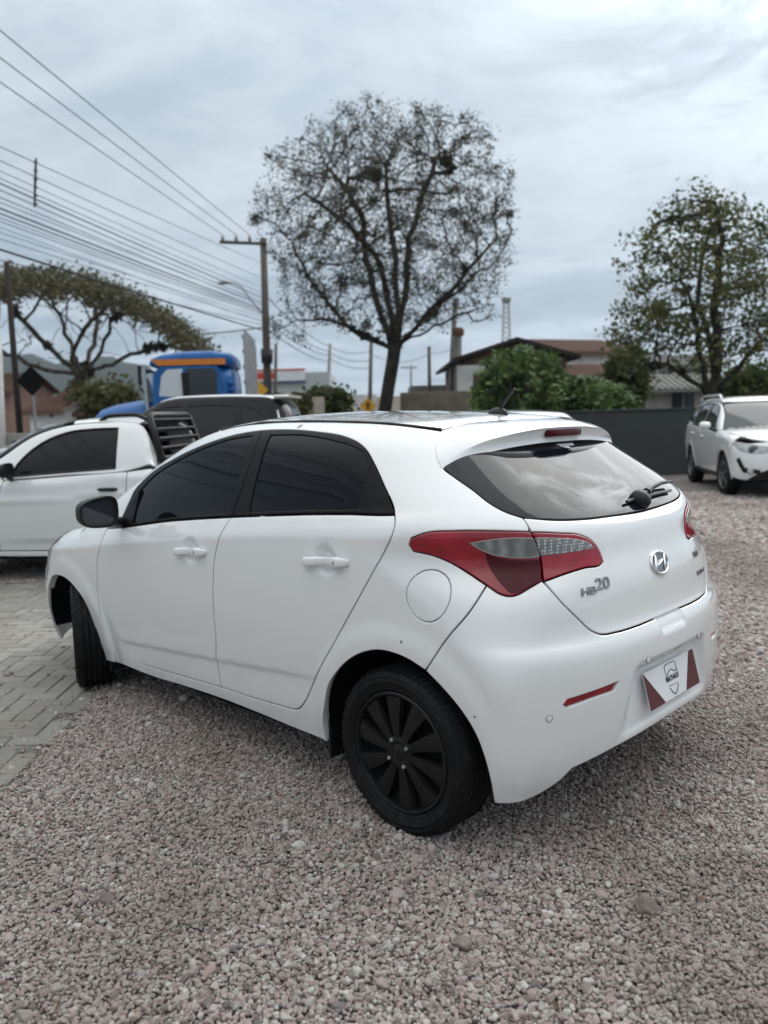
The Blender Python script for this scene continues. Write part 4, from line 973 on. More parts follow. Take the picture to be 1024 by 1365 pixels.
def car_from(name, label, cat, p, loc, rz, group=None):
    car = empty(name, loc, rz); tag(car, label, cat, group)
    F = make_F(p); B = Body(F, p['xr'], p['xf'], p.get('zc', .62)); W = p['wr']; g = p.get('grid', .06); st = .035
    bp, gm, tm = p['paint'], p['glass'], p['trim']; lo = p['sill']; opt = dict(grid=g, step=st, gap=.004, bevel=.006, drop=.003, depth=.02)
    (ra, rr), (fa, fr) = p['arches']; X = p['splits']      # rear quarter | rear door | front door | fender boundaries at belt, and at sill
    bz = lambda x: float(spline(*p['belt'])(x))-.012
    A_r = arch_pts(B, ra, rr, W, lo); A_f = arch_pts(B, fa, fr, W, lo); parts = {}
    nd = len(X)-1; names = ['rear_door', 'front_door'] if nd == 2 else ['front_door']
    for i in range(nd):
        (t0, b0), (t1, b1) = X[i], X[i+1]
        pts = [(b0, lo+.06), (b1, lo+.06), (b1+.01, .55), (t1, bz(t1)), ((t0+t1)/2, bz((t0+t1)/2)), (t0, bz(t0)), ((b0*.6+t0*.4), .6)]
        if i == 0 and b0 < ra+rr+.02: pts = [(ra+rr+.03, lo+.06)]+pts[1:6]+[(t0+.01, .80), (ra+rr*.78+.03, W+rr*.66)]
        parts[names[i]] = panel(names[i], B, B.side(pts), bp, car, mirror=True, **opt)
    t0, b0 = X[0]; t1, b1 = X[-1]; zr = p['tailz']
    # sill
    panel('sill', B, B.side([(ra+rr+.01, lo), (fa-fr-.01, lo), (fa-fr-.01, lo+.055), (ra+rr+.01, lo+.055)]), p.get('sillmat', bp), car, mirror=True, **opt)
    rq = A_r[::-1][0:1]
    rear_low = B.side([(p['rcorner'], lo+.10), (p['rcorner'], .60)])
    dj = B.side([(b0*.6+t0*.4, .6)]) if b0 >= ra+rr+.02 else B.side([(t0+.01, .80), (ra+rr*.78+.03, W+rr*.66)])[::-1]
    qp = A_r+B.side([(ra+rr+.02, lo+.058)])+(dj if b0 >= ra+rr+.02 else dj)+B.side([(t0, bz(t0))])+B.side([(x, bz(x)) for x in p['qbelt']])+B.side([(p['rcorner'], bz(p['rcorner'])), (p['rcorner'], .62), (p['rcorner']+.02, lo+.10)])
    panel('rear_quarter', B, qp, bp, car, mirror=True, **opt)
    fc_ = p['fcorner']
    fe = A_f[::-1]+B.side([(fa-fr-.02, lo+.06), (b1, lo+.06), (b1+.01, .55), (t1, bz(t1))])+B.topz(p['fender_top'])+B.side([(fc_, p['lampz']), (fc_-.03, W+fr*.9 if False else p['lampz']-.14)])
    panel('front_fender', B, fe, bp, car, mirror=True, **opt)
    # upper side with window openings
    up = [(t1, bz(t1)+.008)]+[((t0+t1)/2, bz((t0+t1)/2)+.008), (t0, bz(t0)+.008)]+[(x, bz(x)+.008) for x in p['qbelt']]+[(p['rcorner'], bz(p['rcorner'])+.008)]
    seam = B.topz(p['roof_seam'])
    us = panel('upper_side', B, B.side(up)+p.get('rear_seam', lambda b: [])(B)+seam, p.get('pillar', bp), car, holes=[B.side(w) for w in p['windows']], inner_gap=0, mirror=True, **opt)
    for w in p['windows']:
        c = np.mean(w, 0); a = panel('window_glass', B, B.side(w), gm, car, grid=g, step=st, gap=-.004, bevel=.004, drop=0, depth=.004, off=-.006, mirror=True); a[0].parent = us[0]; a[1].parent = us[1]
        for s_, pa in ((1, us[0]), (-1, us[1])):
            ww = resample(np.array(w), .08); rim = B.side([tuple(q) for q in ww]+[tuple(ww[0])]); m = MB(); m.tube([(x, s_*(y-.002), z) for x, y, z in rim], .010, 6); m.build('window_seal', tm, pa, True)
    if 'roof_out' in p:
        panel('roof', B, sym(p['roof_out']), p.get('roofmat', bp), car, dom='top', **opt)
    if 'screen' in p: panel('windscreen', B, sym(p['screen']), p.get('screenmat', gm), car, dom='top', grid=g, step=st, gap=.004, off=-.004)
    if 'bonnet' in p: panel('bonnet', B, sym(p['bonnet']), bp, car, dom='top', **opt)
    if 'bed' in p: panel('bed_cover', B, sym(p['bed']), tm, car, dom='top', **opt)
    nose = p['nose'](B); fb = panel('front_bumper', B, sym(nose), bp, car, **opt)
    parts['front_bumper'] = fb
    tail = p['tail'](B); parts['rear_bumper'] = panel('rear_bumper', B, sym(tail), bp, car, **opt)
    if 'gate' in p: parts['gate'] = panel('tailgate', B, sym(p['gate'](B)), bp, car, **opt)
    if 'backlight' in p: panel('rear_window', B, sym(p['backlight'](B)), gm, car, grid=g, step=st, gap=.004, off=-.004)
    for nm, fn, mt, of, mi in p.get('extras', ()):
        panel(nm, B, fn(B), mt, car, grid=g*.7, step=st*.7, gap=.001, bevel=.004, drop=.002, depth=.02, off=of, mirror=mi)
    for x in (ra, fa):
        for s_ in (1, -1):
            wheel('wheel', car, (x, s_*p['wy'], W-.006), p.get('steer', 0.) if x == fa else 0., s_, r=W, width=.205, rim=p.get('rim', .215), style=p.get('wheel_style', 'cap'), spokes=p.get('spokes', 9), rim_mat=p.get('rim_mat'), nuts=False, detail=False)
            m = MB(); n_ = 16; v = []; r_ = (rr if x == ra else fr)+.004
            for yy in (p['wy']-.01, p['wy']-.32):
                for i in range(n_): a = .05+(math.pi-.1)*i/(n_-1); v.append((x+r_*math.cos(a), s_*yy, W+r_*math.sin(a)))
            m.add(v, [(i, i+1, n_+i+1, n_+i) for i in range(n_-1)]+[tuple(range(n_, 2*n_))]); m.build('wheel_arch_liner', black_matte, car, True)
    hw = p['wy']-.30; m = MB(); m.bbox((p['rcorner']+.25, -hw, lo-.05), (fc_-.15, hw, lo+.14), .04); m.bbox((ra+rr+.04, -p['wy']+.04, lo-.02), (fa-fr-.04, p['wy']-.04, lo+.05), .02); m.build('underbody', black_matte, car)
    m = MB(); m.bbox((ra-.1, -.62, .72), (fa-.45, .62, .80), .02); m.build('cabin_floor', black_matte, car)
    # mirrors and handles
    mx, mz, my = p['mirror']
    for s_ in (1, -1):
        m = MB(); rows = []
        for i in range(7):
            t = i/6; sc = math.sqrt(max(1-t**2.4, 0))*.97+.03
            rows.append([(mx+.10*t, s_*(my+.095*np.sign(math.cos(a))*abs(math.cos(a))**.65*sc), mz+.068*np.sign(math.sin(a))*abs(math.sin(a))**.65*sc) for a in np.linspace(0, 2*math.pi, 18, endpoint=False)])
        V = [q for r_ in rows for q in r_]; Fq = [(i*18+j, i*18+(j+1) % 18, (i+1)*18+(j+1) % 18, (i+1)*18+j) for i in range(6) for j in range(18)]+[tuple(range(18))[::-1]]
        if s_ < 0: Fq = [f[::-1] for f in Fq]
        m.add(V, Fq); mo = m.build('wing_mirror', p.get('mirrormat', tm), car, True, sharp=50)
        m = MB(); m.tube([(mx+.05, s_*(my-.06), mz-.04), (mx+.07, s_*(my-.13), mz-.075), (mx+.09, s_*(my-.20), mz-.09)], .026, 8); m.build('mirror_arm', tm, mo, True)
    for i, (hx, hz) in enumerate(p['handles']):
        q = B.side([(hx+.09, hz), (hx, hz), (hx-.09, hz)]); m = MB(); m.tube([(q[0][0], q[0][1]+.004, q[0][2]), (q[0][0]-.03, q[0][1]+.022, q[0][2]), (q[2][0]+.03, q[2][1]+.022, q[2][2]), (q[2][0], q[2][1]+.004, q[2][2])], [.010, .017, .017, .010], 8)
        h = m.build('door_handle', p.get('handlemat', bp), car, True); d_ = parts.get(names[i]); h2 = mirror_obj(h)
        if d_: h.parent, h2.parent = d_
    return car, B, parts

white_far = mat_paint('white_van_paint', (.74, .75, .75)); navy = mat_gloss('blue_black_paint', (.008, .009, .014), .12, 1.3); silver = mat_paint('silver_paint', (.34, .36, .38))
glass_far = mat_gloss('dark_window', (.008, .009, .012), .02, 1.32); glass_mid = mat_gloss('windscreen_glass', (.035, .043, .048), .02, 1.6)
lamp_glass = mat_lamp('headlamp_glass', (.30, .31, .32), (.62, .63, .64), 22); alloy = mat_plain('dark_alloy', (.16, .165, .17), .35, .6, var=.2)

def pickup():
    p = dict(side=([.1, .25, .4, .6, .8, .95, 1.1], [.72, .775, .80, .822, .826, .818, .81]), belt=([-1.5, 0, 1.5, 2.6, 3.4], [1.07, 1.06, 1.0, .93, .86]), xm=1.3, tumble=(.24, .28),
        roof=([-.9, .50, .70, .76, .84, .90, 1.0, 1.25, 1.6, 1.95, 2.35, 2.75], [1.05, 1.05, 1.07, 1.14, 1.43, 1.485, 1.502, 1.518, 1.503, 1.425, 1.19, .94]), hood=([2.0, 2.6, 3.0, 3.4], [1.0, .96, .88, .70]),
        rear=([.2, .5, .9, 1.1, 1.5], [-.80, -.86, -.84, -.82, -.80]), front=([.15, .4, .6, .8, 1.0], [3.35, 3.42, 3.40, 3.30, 3.1]), rcurve=(.03, .05), kr=.12, kt=.07,
        crease=(.80, -.03), lower=.40, arches=((0., .36), (2.72, .36)), wr=.30, wy=.80, xr=.2, xf=2.75, paint=white_far, glass=glass_far, trim=black_plastic, sill=.24, sillmat=white_far,
        splits=[(.98, 1.02), (2.16, 2.26)], tailz=1., rcorner=-.72, fcorner=3.12, lampz=.74, qbelt=(.6, .2, -.3), fender_top=[(2.3, .72), (2.7, .70), (3.05, .62)],
        roof_seam=[(.74, .62), (.82, .605), (.90, .59), (1.3, .575), (1.62, .575), (1.95, .61), (2.28, .70)], windows=[[(1.10, 1.045), (2.10, .99), (2.04, 1.10), (1.84, 1.28), (1.60, 1.375), (1.32, 1.402), (1.11, 1.405)]],
        rear_seam=lambda B: B.side([(.62, 1.08)]), roof_out=[(1.63, 0), (1.60, .4), (1.56, .565), (1.3, .57), (.92, .578), (.90, .3), (.90, 0)], screen=[(2.62, 0), (2.52, .5), (2.30, .69), (1.95, .60), (1.66, .565), (1.66, 0)],
        bonnet=[(3.22, 0), (3.12, .5), (2.7, .69), (2.4, .71), (2.58, .4), (2.66, 0)], bed=[(.66, 0), (.66, .62), (.2, .66), (-.70, .64), (-.74, 0)],
        nose=lambda B: B.end([(0, .66), (.45, .66)], 1)+B.side([(3.10, .66), (3.07, .45), (3.09, .24)])+B.end([(.4, .22), (0, .22)], 1), tail=lambda B: B.end([(0, .55), (.5, .55)], -1)+B.side([(-.70, .55), (-.70, .34)])+B.end([(.5, .3), (0, .3)], -1),
        gate=lambda B: B.end([(0, 1.0), (.6, 1.0), (.6, .57), (0, .57)], -1), mirror=(2.02, 1.055, .93), handles=[(1.16, .86)], handlemat=black_plastic, mirrormat=black_plastic,
        extras=[('headlamp', lambda B: B.end([(.45, .68), (.70, .72), (.62, .80), (.44, .79)], 1), lamp_glass, .002, True)], rim=.19, spokes=8, grid=.05)
    h = R(39); A = np.array([5.876, -.167]); f = np.array([math.cos(h), math.sin(h)]); l = np.array([-f[1], f[0]])
    o = A-f*2.20-l*.80
    car, B, parts = car_from('pickup_truck', 'white two-door pickup with black roof bars and a slatted rear window guard', 'pickup', p, (o[0], o[1], 0), h)
    # roof bars
    for s_ in (1, -1):
        pts = [(1.32, s_*.535, 1.462), (1.24, s_*.535, 1.515), (1.08, s_*.535, 1.525), (.96, s_*.535, 1.520), (.86, s_*.54, 1.475)]
        m = MB(); m.tube(resample_open(np.array(pts), 5), .020, 8); m.build('roof_bar', black_plastic, car, True)
    # slatted guard behind the cab
    M0 = np.array([.74, 0, 1.05]); T0 = np.array([.88, 0, 1.515])
    m = MB(); c = [(M0[0], .64, M0[2]), (T0[0], .56, T0[2]-.02), (T0[0], .50, T0[2]), (T0[0], -.50, T0[2]), (T0[0], -.56, T0[2]-.02), (M0[0], -.64, M0[2]), (M0[0], 0, M0[2]-.02), (M0[0], .64, M0[2])]
    c = [(x-.05, y, z) for x, y, z in c]; m.tube(c, .034, 8); gd = m.build('rear_guard', black_plastic, car, True)
    for k in range(5):
        t = (k+.8)/5.4; x = M0[0]*(1-t)+T0[0]*t-.05; z = M0[2]*(1-t)+T0[2]*t; w = .62-.08*t
        m = MB(); m.bbox((-.030, -w, -.012), (.030, w, .012), .006, Matrix.Translation((x, 0, z)) @ Matrix.Rotation(R(35), 4, 'Y')); m.build('guard_slat', black_plastic, gd)
pickup()

def suv_profile(roofz, **kw):
    "tall five-door estate body shared by the two tall cars, in metres"
    p = dict(side=([.1, .25, .4, .6, .8, .95, 1.1], [.74, .80, .835, .86, .868, .862, .852]), belt=([-.8, 0, 1.5, 2.6, 3.5], [1.16, 1.13, 1.06, 1.0, .95]), xm=1.2, tumble=(.22, .26), plan=.012, gplan=.03, crown=.07,
        roof=([-.9, -.6, -.2, .4, 1.0, 1.45, 1.85, 2.35, 2.8], [roofz-.12, roofz-.06, roofz-.02, roofz, roofz-.005, roofz-.06, roofz-.26, roofz-.60, roofz-.9]),
        hood=([2.0, 2.5, 3.0, 3.35, 3.6], [1.10, 1.075, 1.01, .92, .75]), rear=([.2, .45, .8, 1.05, 1.15, roofz-.1, roofz], [-.82, -.90, -.90, -.86, -.82, -.58, -.45]), front=([.15, .4, .6, .8, 1.0], [3.42, 3.52, 3.52, 3.46, 3.30]),
        fcurve=(.14, .34), kf=.22, arches=((0., .40), (2.64, .40)), wr=.345, wy=.84, xr=.1, xf=2.6, sill=.28, splits=[(.02, .43), (.92, 1.0), (2.02, 2.16)], tailz=1.1, rcorner=-.62, fcorner=3.10, lampz=.84, qbelt=(-.25, -.45),
        fender_top=[(2.2, .77), (2.7, .745), (3.05, .66)], roof_seam=[(-.45, .60), (0, .625), (.6, .63), (1.2, .625), (1.55, .62), (1.85, .645), (2.22, .75)],
        rear_seam=lambda B: B.side([(-.55, 1.40)]), roof_out=[(1.56, 0), (1.53, .4), (1.45, .60), (1.2, .612), (.6, .62), (0, .615), (-.46, .59), (-.56, .3), (-.58, 0)],
        screen=[(2.50, 0), (2.40, .5), (2.20, .74), (1.88, .645), (1.58, .605), (1.60, 0)], bonnet=[(3.40, 0), (3.33, .40), (3.22, .58), (3.06, .655), (2.7, .735), (2.3, .76), (2.46, .45), (2.56, 0)],
        tail=lambda B: B.end([(0, .62), (.5, .62)], -1)+B.side([(-.62, .60), (-.60, .36)])+B.end([(.5, .32), (0, .32)], -1), gate=lambda B: B.end([(0, 1.12), (.5, 1.12)], -1)+B.side([(-.63, 1.13), (-.63, .9), (-.63, .62)])+B.end([(.56, .64), (0, .64)], -1),
        backlight=lambda B: B.end([(0, 1.135), (.5, 1.135)], -1)+B.side([(-.63, 1.15), (-.56, 1.40)])+B.end([(.52, roofz-.14), (0, roofz-.11)], -1), mirror=(1.94, 1.13, .985), handles=[(.22, .96), (1.10, .93)], rim=.225, grid=.06)
    p.update(kw); return p
def windows3(top): return [[(1.02, 1.10), (1.93, 1.065), (1.86, 1.16), (1.62, top-.09), (1.40, top-.02), (1.05, top)], [(.14, 1.145), (.93, 1.105), (.95, top), (.50, top+.005), (.16, top-.02)], [(-.46, 1.19), (.04, 1.15), (.06, top-.03), (-.20, top-.08), (-.40, top-.22)]]
def grey_suv_right():
    rz = 1.63; dark = black_plastic
    p = suv_profile(rz, paint=white_far, glass=glass_mid, trim=black_plastic, windows=windows3(1.50), sillmat=black_plastic, mirrormat=white_far, wheel_style='alloy', spokes=5, rim_mat=alloy, steer=R(4),
        nose=lambda B: B.end([(0, .90), (.40, .885), (.60, .87)], 1)+B.side([(3.10, .835), (3.07, .62), (3.05, .34)])+B.end([(.5, .30), (0, .30)], 1),
        extras=[('headlamp', lambda B: B.end([(.34, .72), (.56, .71), (.76, .78), (.80, .90), (.60, .86), (.34, .82)], 1), lamp_glass, .003, True),
                ('grille', lambda B: B.end([(-.31, .71), (.31, .71), (.33, .84), (-.33, .84)], 1), dark, .002, False),
                ('lower_intake', lambda B: B.end([(-.38, .36), (.38, .36), (.30, .62), (-.30, .62)], 1), dark, .004, False),
                ('fog_lamp_surround', lambda B: B.end([(.46, .40), (.70, .42), (.78, .62), (.74, .66), (.68, .50), (.48, .47)], 1), dark, .004, True),
                ('lower_lip', lambda B: B.end([(-.66, .285), (.66, .285), (.62, .33), (-.62, .33)], 1), dark, .006, False)])
    p['wheel_y'] = 0
    h = R(124.3); f = np.array([math.cos(h), math.sin(h)]); l = np.array([-f[1], f[0]]); Fc = np.array([3.46, -10.74])
    o = Fc-f*2.64+l*.84
    car, B, parts = car_from('estate_car', 'white tall estate car with roof rails parked against the dark grey wall', 'car', p, (o[0], o[1], 0), h)
    for s_ in (1, -1):
        pts = [(1.40, s_*.600, rz-.075), (1.32, s_*.60, rz-.005), (1.15, s_*.605, rz+.02), (.2, s_*.605, rz+.015), (-.2, s_*.60, rz-.005), (-.32, s_*.59, rz-.05)]
        m = MB(); m.tube(resample_open(np.array(pts), 5), .020, 8); m.build('roof_rail', white_far, car, True)
        q = B.end([(s_*.56, .775)], 1)[0]; m = MB(); m.lathe([(.075, 0), (.070, .012), (.02, .016), (0, .016)], 20, 'z', frame(q, (0, 1, 0), (0, 0, 1), (1, 0, 0))); m.build('headlamp_lens', mat_plain('projector_grey', (.12, .12, .13), .2, .3), car, True)
        q = B.end([(s_*.60, .445)], 1)[0]; m = MB(); m.lathe([(.055, -.01), (.052, .014), (.02, .02), (0, .02)], 20, 'z', frame(q, (0, 1, 0), (0, 0, 1), (1, 0, 0))); m.build('fog_lamp', lamp_glass, car, True)
    q = B.end([(0, .775)], 1)[0]; m = MB(); m.lathe([(1, 0), (.98, .02), (.8, .025), (0, .028)], 28, 'z', frame((q[0]+.004, q[1], q[2]), (0, 1, 0), (0, 0, 1), (1, 0, 0)) @ Matrix.Diagonal((.075, .042, 1, 1))); m.build('oval_emblem', mat_plain('blue_enamel', (.02, .05, .22), .2, .1), car, True)
grey_suv_right()
def dark_suv():
    rz = 1.82; p = suv_profile(rz, paint=navy, glass=glass_far, trim=black_plastic, windows=windows3(1.66), roofmat=white_far, roof_seam=[(-.45, .45), (0, .47), (.6, .475), (1.2, .47), (1.55, .49), (1.85, .60), (2.22, .75)], roof_out=[(1.58, 0), (1.55, .35), (1.47, .47), (1.2, .458), (.6, .463), (0, .458), (-.46, .438), (-.56, .3), (-.58, 0)], mirrormat=black_plastic, rim_mat=alloy,
        nose=lambda B: B.end([(0, .90), (.40, .885), (.60, .87)], 1)+B.side([(3.10, .835), (3.07, .62), (3.05, .34)])+B.end([(.5, .30), (0, .30)], 1),
        extras=[('headlamp', lambda B: B.end([(.34, .72), (.56, .71), (.76, .78), (.80, .90), (.60, .86), (.34, .82)], 1), lamp_glass, .003, True)])
    c = at(384, 530, 11.4); h = R(38); f = np.array([math.cos(h), math.sin(h)]); l = np.array([-f[1], f[0]])
    o = c[:2]+f*.62-l*.55
    car, B, parts = car_from('two_tone_car', 'blue-black tall car with white roof behind the white pickup', 'car', p, (o[0], o[1], 0), h)
    car.scale = (.85, .95, 1.0)      # a short body
    m = MB(); m.bbox((-.72, -.50, rz-.085), (-.45, .50, rz-.040), .02); m.build('roof_spoiler', white_far, car)
    panel('rear_shell', B, B.end([(-.66, .66), (.66, .66), (.66, 1.1), (.58, 1.45), (.50, rz-.14), (-.50, rz-.14), (-.58, 1.45), (-.66, 1.1)], -1), glass_far, car, off=-.018, grid=.08)
    for s_ in (1, -1):
        m = MB(); q = B.side([(1.95, 1.045), (.95, 1.085), (.1, 1.125), (-.5, 1.165)]); m.tube([(x, s_*(y+.004), z) for x, y, z in q], .012, 6); m.build('belt_strip', chrome, car, True)
        m = MB(); q = B.side([(-.66, 1.15), (-.60, 1.35), (-.53, 1.56)]); m.tube([(x-.01, s_*(y-.01), z) for x, y, z in q], .016, 6); m.build('pillar_strip', white_far, car, True)
dark_suv()
def silver_car():
    rz = 1.485; p = suv_profile(rz, paint=silver, glass=glass_far, trim=black_plastic, windows=[[(1.02, 1.02), (1.93, .985), (1.80, 1.09), (1.55, 1.28), (1.38, 1.33), (1.05, 1.35)], [(.14, 1.05), (.93, 1.025), (.95, 1.35), (.50, 1.345), (.16, 1.31)]],
        belt=([-.8, 0, 1.5, 2.6, 3.5], [1.05, 1.04, 1.0, .93, .86]), hood=([2.0, 2.5, 3.0, 3.35, 3.6], [1.02, .985, .91, .80, .62]), lampz=.70, wr=.31, arches=((0., .36), (2.64, .36)), mirror=(1.94, 1.05, .985), handles=[(.22, .88), (1.10, .86)],
        rear_seam=lambda B: B.side([(-.55, 1.25)]), nose=lambda B: B.end([(0, .62), (.40, .62)], 1)+B.side([(3.12, .62), (3.06, .5), (3.04, .32)])+B.end([(.5, .28), (0, .28)], 1),
        gate=lambda B: B.end([(0, 1.0), (.58, 1.0), (.62, .9), (.56, .64), (0, .64)], -1), backlight=lambda B: B.end([(0, 1.02), (.58, 1.02), (.50, 1.33), (0, 1.36)], -1))
    c = at(684, 556, 8.6); h = R(-42); o = c[:2]+np.array([math.cos(h), math.sin(h)])*.3
    car_from('silver_car', 'silver car standing beyond the white hatchback, only its roof showing', 'car', p, (o[0], o[1], 0), h)
silver_car()

def old_truck():
    blue = mat_plain('blue_truck_paint', (.010, .115, .36), .28, var=.15, scale=3, spec=.4); orange = mat_plain('orange_stripe', (.62, .20, .02), .5); grey = mat_plain('grey_stake', (.30, .31, .32), .6)
    D = 15.2; c = at(260, 470, D); h = R(48); t = empty('old_truck', (c[0], c[1], 0), h)
    tag(t, 'old blue bonneted truck with orange stripes behind the parked cars', 'truck')
    zt = float(c[2])-.02                   # cab top
    # cab as a lofted shell: sections along x (forward), rounded box
    def loft(name, secs, mat, n=28, e=.42):
        V = []; 
        for (x, hw, z0, z1) in secs:
            for j in range(n):
                a = 2*math.pi*j/n; ca, sa = math.cos(a), math.sin(a)
                V.append((x, hw*np.sign(ca)*abs(ca)**e, (z0+z1)/2+(z1-z0)/2*np.sign(sa)*abs(sa)**e))
        Fq = [(i*n+j, i*n+(j+1) % n, (i+1)*n+(j+1) % n, (i+1)*n+j) for i in range(len(secs)-1) for j in range(n)]
        Fq += [tuple(range(n))[::-1], tuple((len(secs)-1)*n+j for j in range(n))]
        return mesh_obj(name, V, [f[::-1] for f in Fq], mat, t, True)
    cab = loft('cab', [(-.74, .90, 1.0, zt-.36), (-.72, .96, .95, zt-.30), (-.5, 1.0, .92, zt-.26), (.3, 1.0, .92, zt-.26), (.54, .98, .92, zt-.27), (.62, .95, .94, zt-.32)], blue)
    loft('cab_roof', [(-.76, .72, zt-.28, zt-.12), (-.70, .88, zt-.30, zt-.04), (-.4, .95, zt-.30, zt), (.1, .95, zt-.30, zt-.005), (.46, .93, zt-.30, zt-.05), (.64, .86, zt-.28, zt-.12), (.70, .7, zt-.26, zt-.18)], blue)
    hood = loft('bonnet', [(.62, .86, .95, 1.86), (1.0, .80, .95, 1.84), (1.4, .74, .95, 1.78), (1.66, .66, .95, 1.70), (1.78, .54, 1.0, 1.58)], blue, e=.6)
    for s_ in (1, -1):
        yy = s_*1.002
        def quad(name, pts, mat, th=.012, par=None):
            m = MB(); P = [(x, yy, z) for x, z in pts]; Q = [(x, yy+s_*th, z) for x, z in pts]; n = len(pts)
            m.add(P+Q, [tuple(range(n, 2*n)), tuple(range(n))[::-1]]+[(i, (i+1) % n, n+(i+1) % n, n+i) for i in range(n)]); return m.build(name, mat, par or t)
        dz = zt-.36
        quad('door_panel', [(-.56, 1.05), (.52, 1.05), (.58, 1.55), (.56, dz-.02), (.46, dz+.07), (-.50, dz+.07), (-.58, dz-.02)], blue, .02)
        g = quad('door_window', [(-.50, dz-.46), (.02, dz-.46), (.02, dz+.03), (-.44, dz+.03), (-.51, dz-.04)], mat_gloss('truck_glass', (.03, .034, .036), .05, 1.5) if 'truck_glass' not in MATS else MATS['truck_glass'], .026)
        quad('quarter_light', [(.08, dz-.46), (.50, dz-.43), (.44, dz-.08), (.34, dz+.02), (.08, dz+.03)], mat_gloss('sky_through_glass', (.60, .64, .66), .08, 1.5) if 'sky_through_glass' not in MATS else MATS['sky_through_glass'], .026)  # bright sky behind this pane is put into its opaque colour
        quad('window_post', [(-.02, dz-.62), (.08, dz-.62), (.10, dz-.04), (-.02, dz-.04)], black_plastic, .05)
        quad('roof_stripe', [(-.66, zt-.270), (.50, zt-.270), (.62, zt-.15), (.50, zt-.165), (-.66, zt-.165)], orange, .018)
        m = MB(); m.tube([(1.70, s_*.60, 1.42), (1.4, s_*.765, 1.47), (1.0, s_*.825, 1.50), (.66, s_*.885, 1.52)], .055, 6); m.build('bonnet_stripe', orange, t, True)
        m = MB(); m.tube([(.75, s_*1.02, 1.95), (.80, s_*1.12, 2.05), (.78, s_*1.14, 2.35)], .012, 6); mi_ = m.build('mirror_arm', black_plastic, t); m = MB(); m.bbox((.765, s_*1.14-.09, 2.08), (.80, s_*1.14+.09, 2.42), .02); m.build('wing_mirror', black_plastic, t)
        wheel('wheel', t, (1.15, s_*.92, .47), 0, s_, r=.48, width=.26, rim=.27, spokes=8, nuts=False, detail=False); wheel('wheel', t, (-2.4, s_*.92, .47), 0, s_, r=.48, width=.26, rim=.27, spokes=8, nuts=False, detail=False)
        m = MB(); v = []; 
        for w_ in (.62, .98):
            for i in range(13): a = math.pi*i/12; v.append((1.15+.62*math.cos(a), s_*w_, .55+.62*math.sin(a)))
        m.add(v, [(i, i+1, 14+i, 13+i) for i in range(12)]); m.build('front_wing', blue, t, True)
    # windscreen and rear louvres
    m = MB(); x0 = .72; m.add([(x0+.05, -.86, zt-1.02), (x0+.05, .86, zt-1.02), (x0-.02+.13, .78, zt-.30), (x0-.02+.13, -.78, zt-.30), (x0, -.86, zt-1.02), (x0, .86, zt-1.02), (x0+.04, .78, zt-.30), (x0+.04, -.78, zt-.30)], [(0, 1, 2, 3), (0, 4, 5, 1), (1, 5, 6, 2), (2, 6, 7, 3), (3, 7, 4, 0)]); m.build('windscreen', mat_gloss('green_glass', (.36, .42, .40), .05, 1.5), t)
    for k in range(6):
        m = MB(); m.bbox((-.79, .80, zt-.62-.11*k), (-.70, 1.005, zt-.565-.11*k), .012); m.build('rear_louvre', blue, t)
    m = MB(); m.bbox((-4.2, -1.1, .85), (-.95, 1.1, 1.0), .02); m.build('load_bed', mat_plain('bed_wood', (.16, .12, .09), .8), t)
    for k in range(11):
        y = -1.08+2.16*k/10; m = MB(); m.bbox((-1.04, y-.028, 1.0), (-.99, y+.028, zt+.32-.10*(k % 2 == 0)), .006); m.build('rack_bar', grey, t)
    for z in np.linspace(1.3, zt+.2, 7):
        m = MB(); m.bbox((-.99, -1.1, z-.03), (-.965, 1.1, z+.03), .005); m.build('rack_rail', grey, t)
    m = MB(); m.bbox((-4.2, -.42, .55), (1.5, .42, .86), .03); m.build('chassis', black_matte, t)
old_truck()
# ------------------------------------------------------------------ trees
def colonize(att, start, step=.25, infl=1.6, kill=.35, iters=220, tropism=(0, 0, 0), seedpath=None, limbs=()):
    "branches grow towards scattered attraction points; returns nodes and parents"
    nodes = [np.array(p, float) for p in (seedpath or [start])]; par = [-1]+list(range(len(nodes)-1)); root = len(nodes)-1
    for lb in limbs:
        k = root; P = resample_open(np.array([nodes[root]]+list(lb)), 4)[1:]
        for q in P: nodes.append(q+rng.normal(0, step*.18, 3)); par.append(k); k = len(nodes)-1
    att = np.asarray(att, float); alive = np.ones(len(att), bool)
    near = np.full(len(att), 1e9); who = np.zeros(len(att), int)
    def upd(i0):
        N = np.array(nodes[i0:])
        for c in range(0, len(N), 256):
            D = np.linalg.norm(att[:, None]-N[None, c:c+256], axis=2); j = D.argmin(1); d = D[np.arange(len(att)), j]
            m = d < near; near[m] = d[m]; who[m] = i0+c+j[m]
    upd(0); tr = np.array(tropism)
    for it in range(iters):
        alive &= near > kill
        act = alive & (near < (infl if it > 25 else 99))
        if not act.any(): break
        n0 = len(nodes); idx = np.nonzero(act)[0]; dirs = {}
        for i in idx:
            w = who[i]; v = att[i]-nodes[w]; v /= np.linalg.norm(v)+1e-9
            dirs[w] = dirs.get(w, 0)+v
        for w, v in dirs.items():
            v = v/(np.linalg.norm(v)+1e-9)+tr+rng.normal(0, .12, 3); v /= np.linalg.norm(v)+1e-9
            nodes.append(nodes[w]+v*step); par.append(w)
        if len(nodes) > 22000: break
        upd(n0)
    return np.array(nodes), np.array(par)
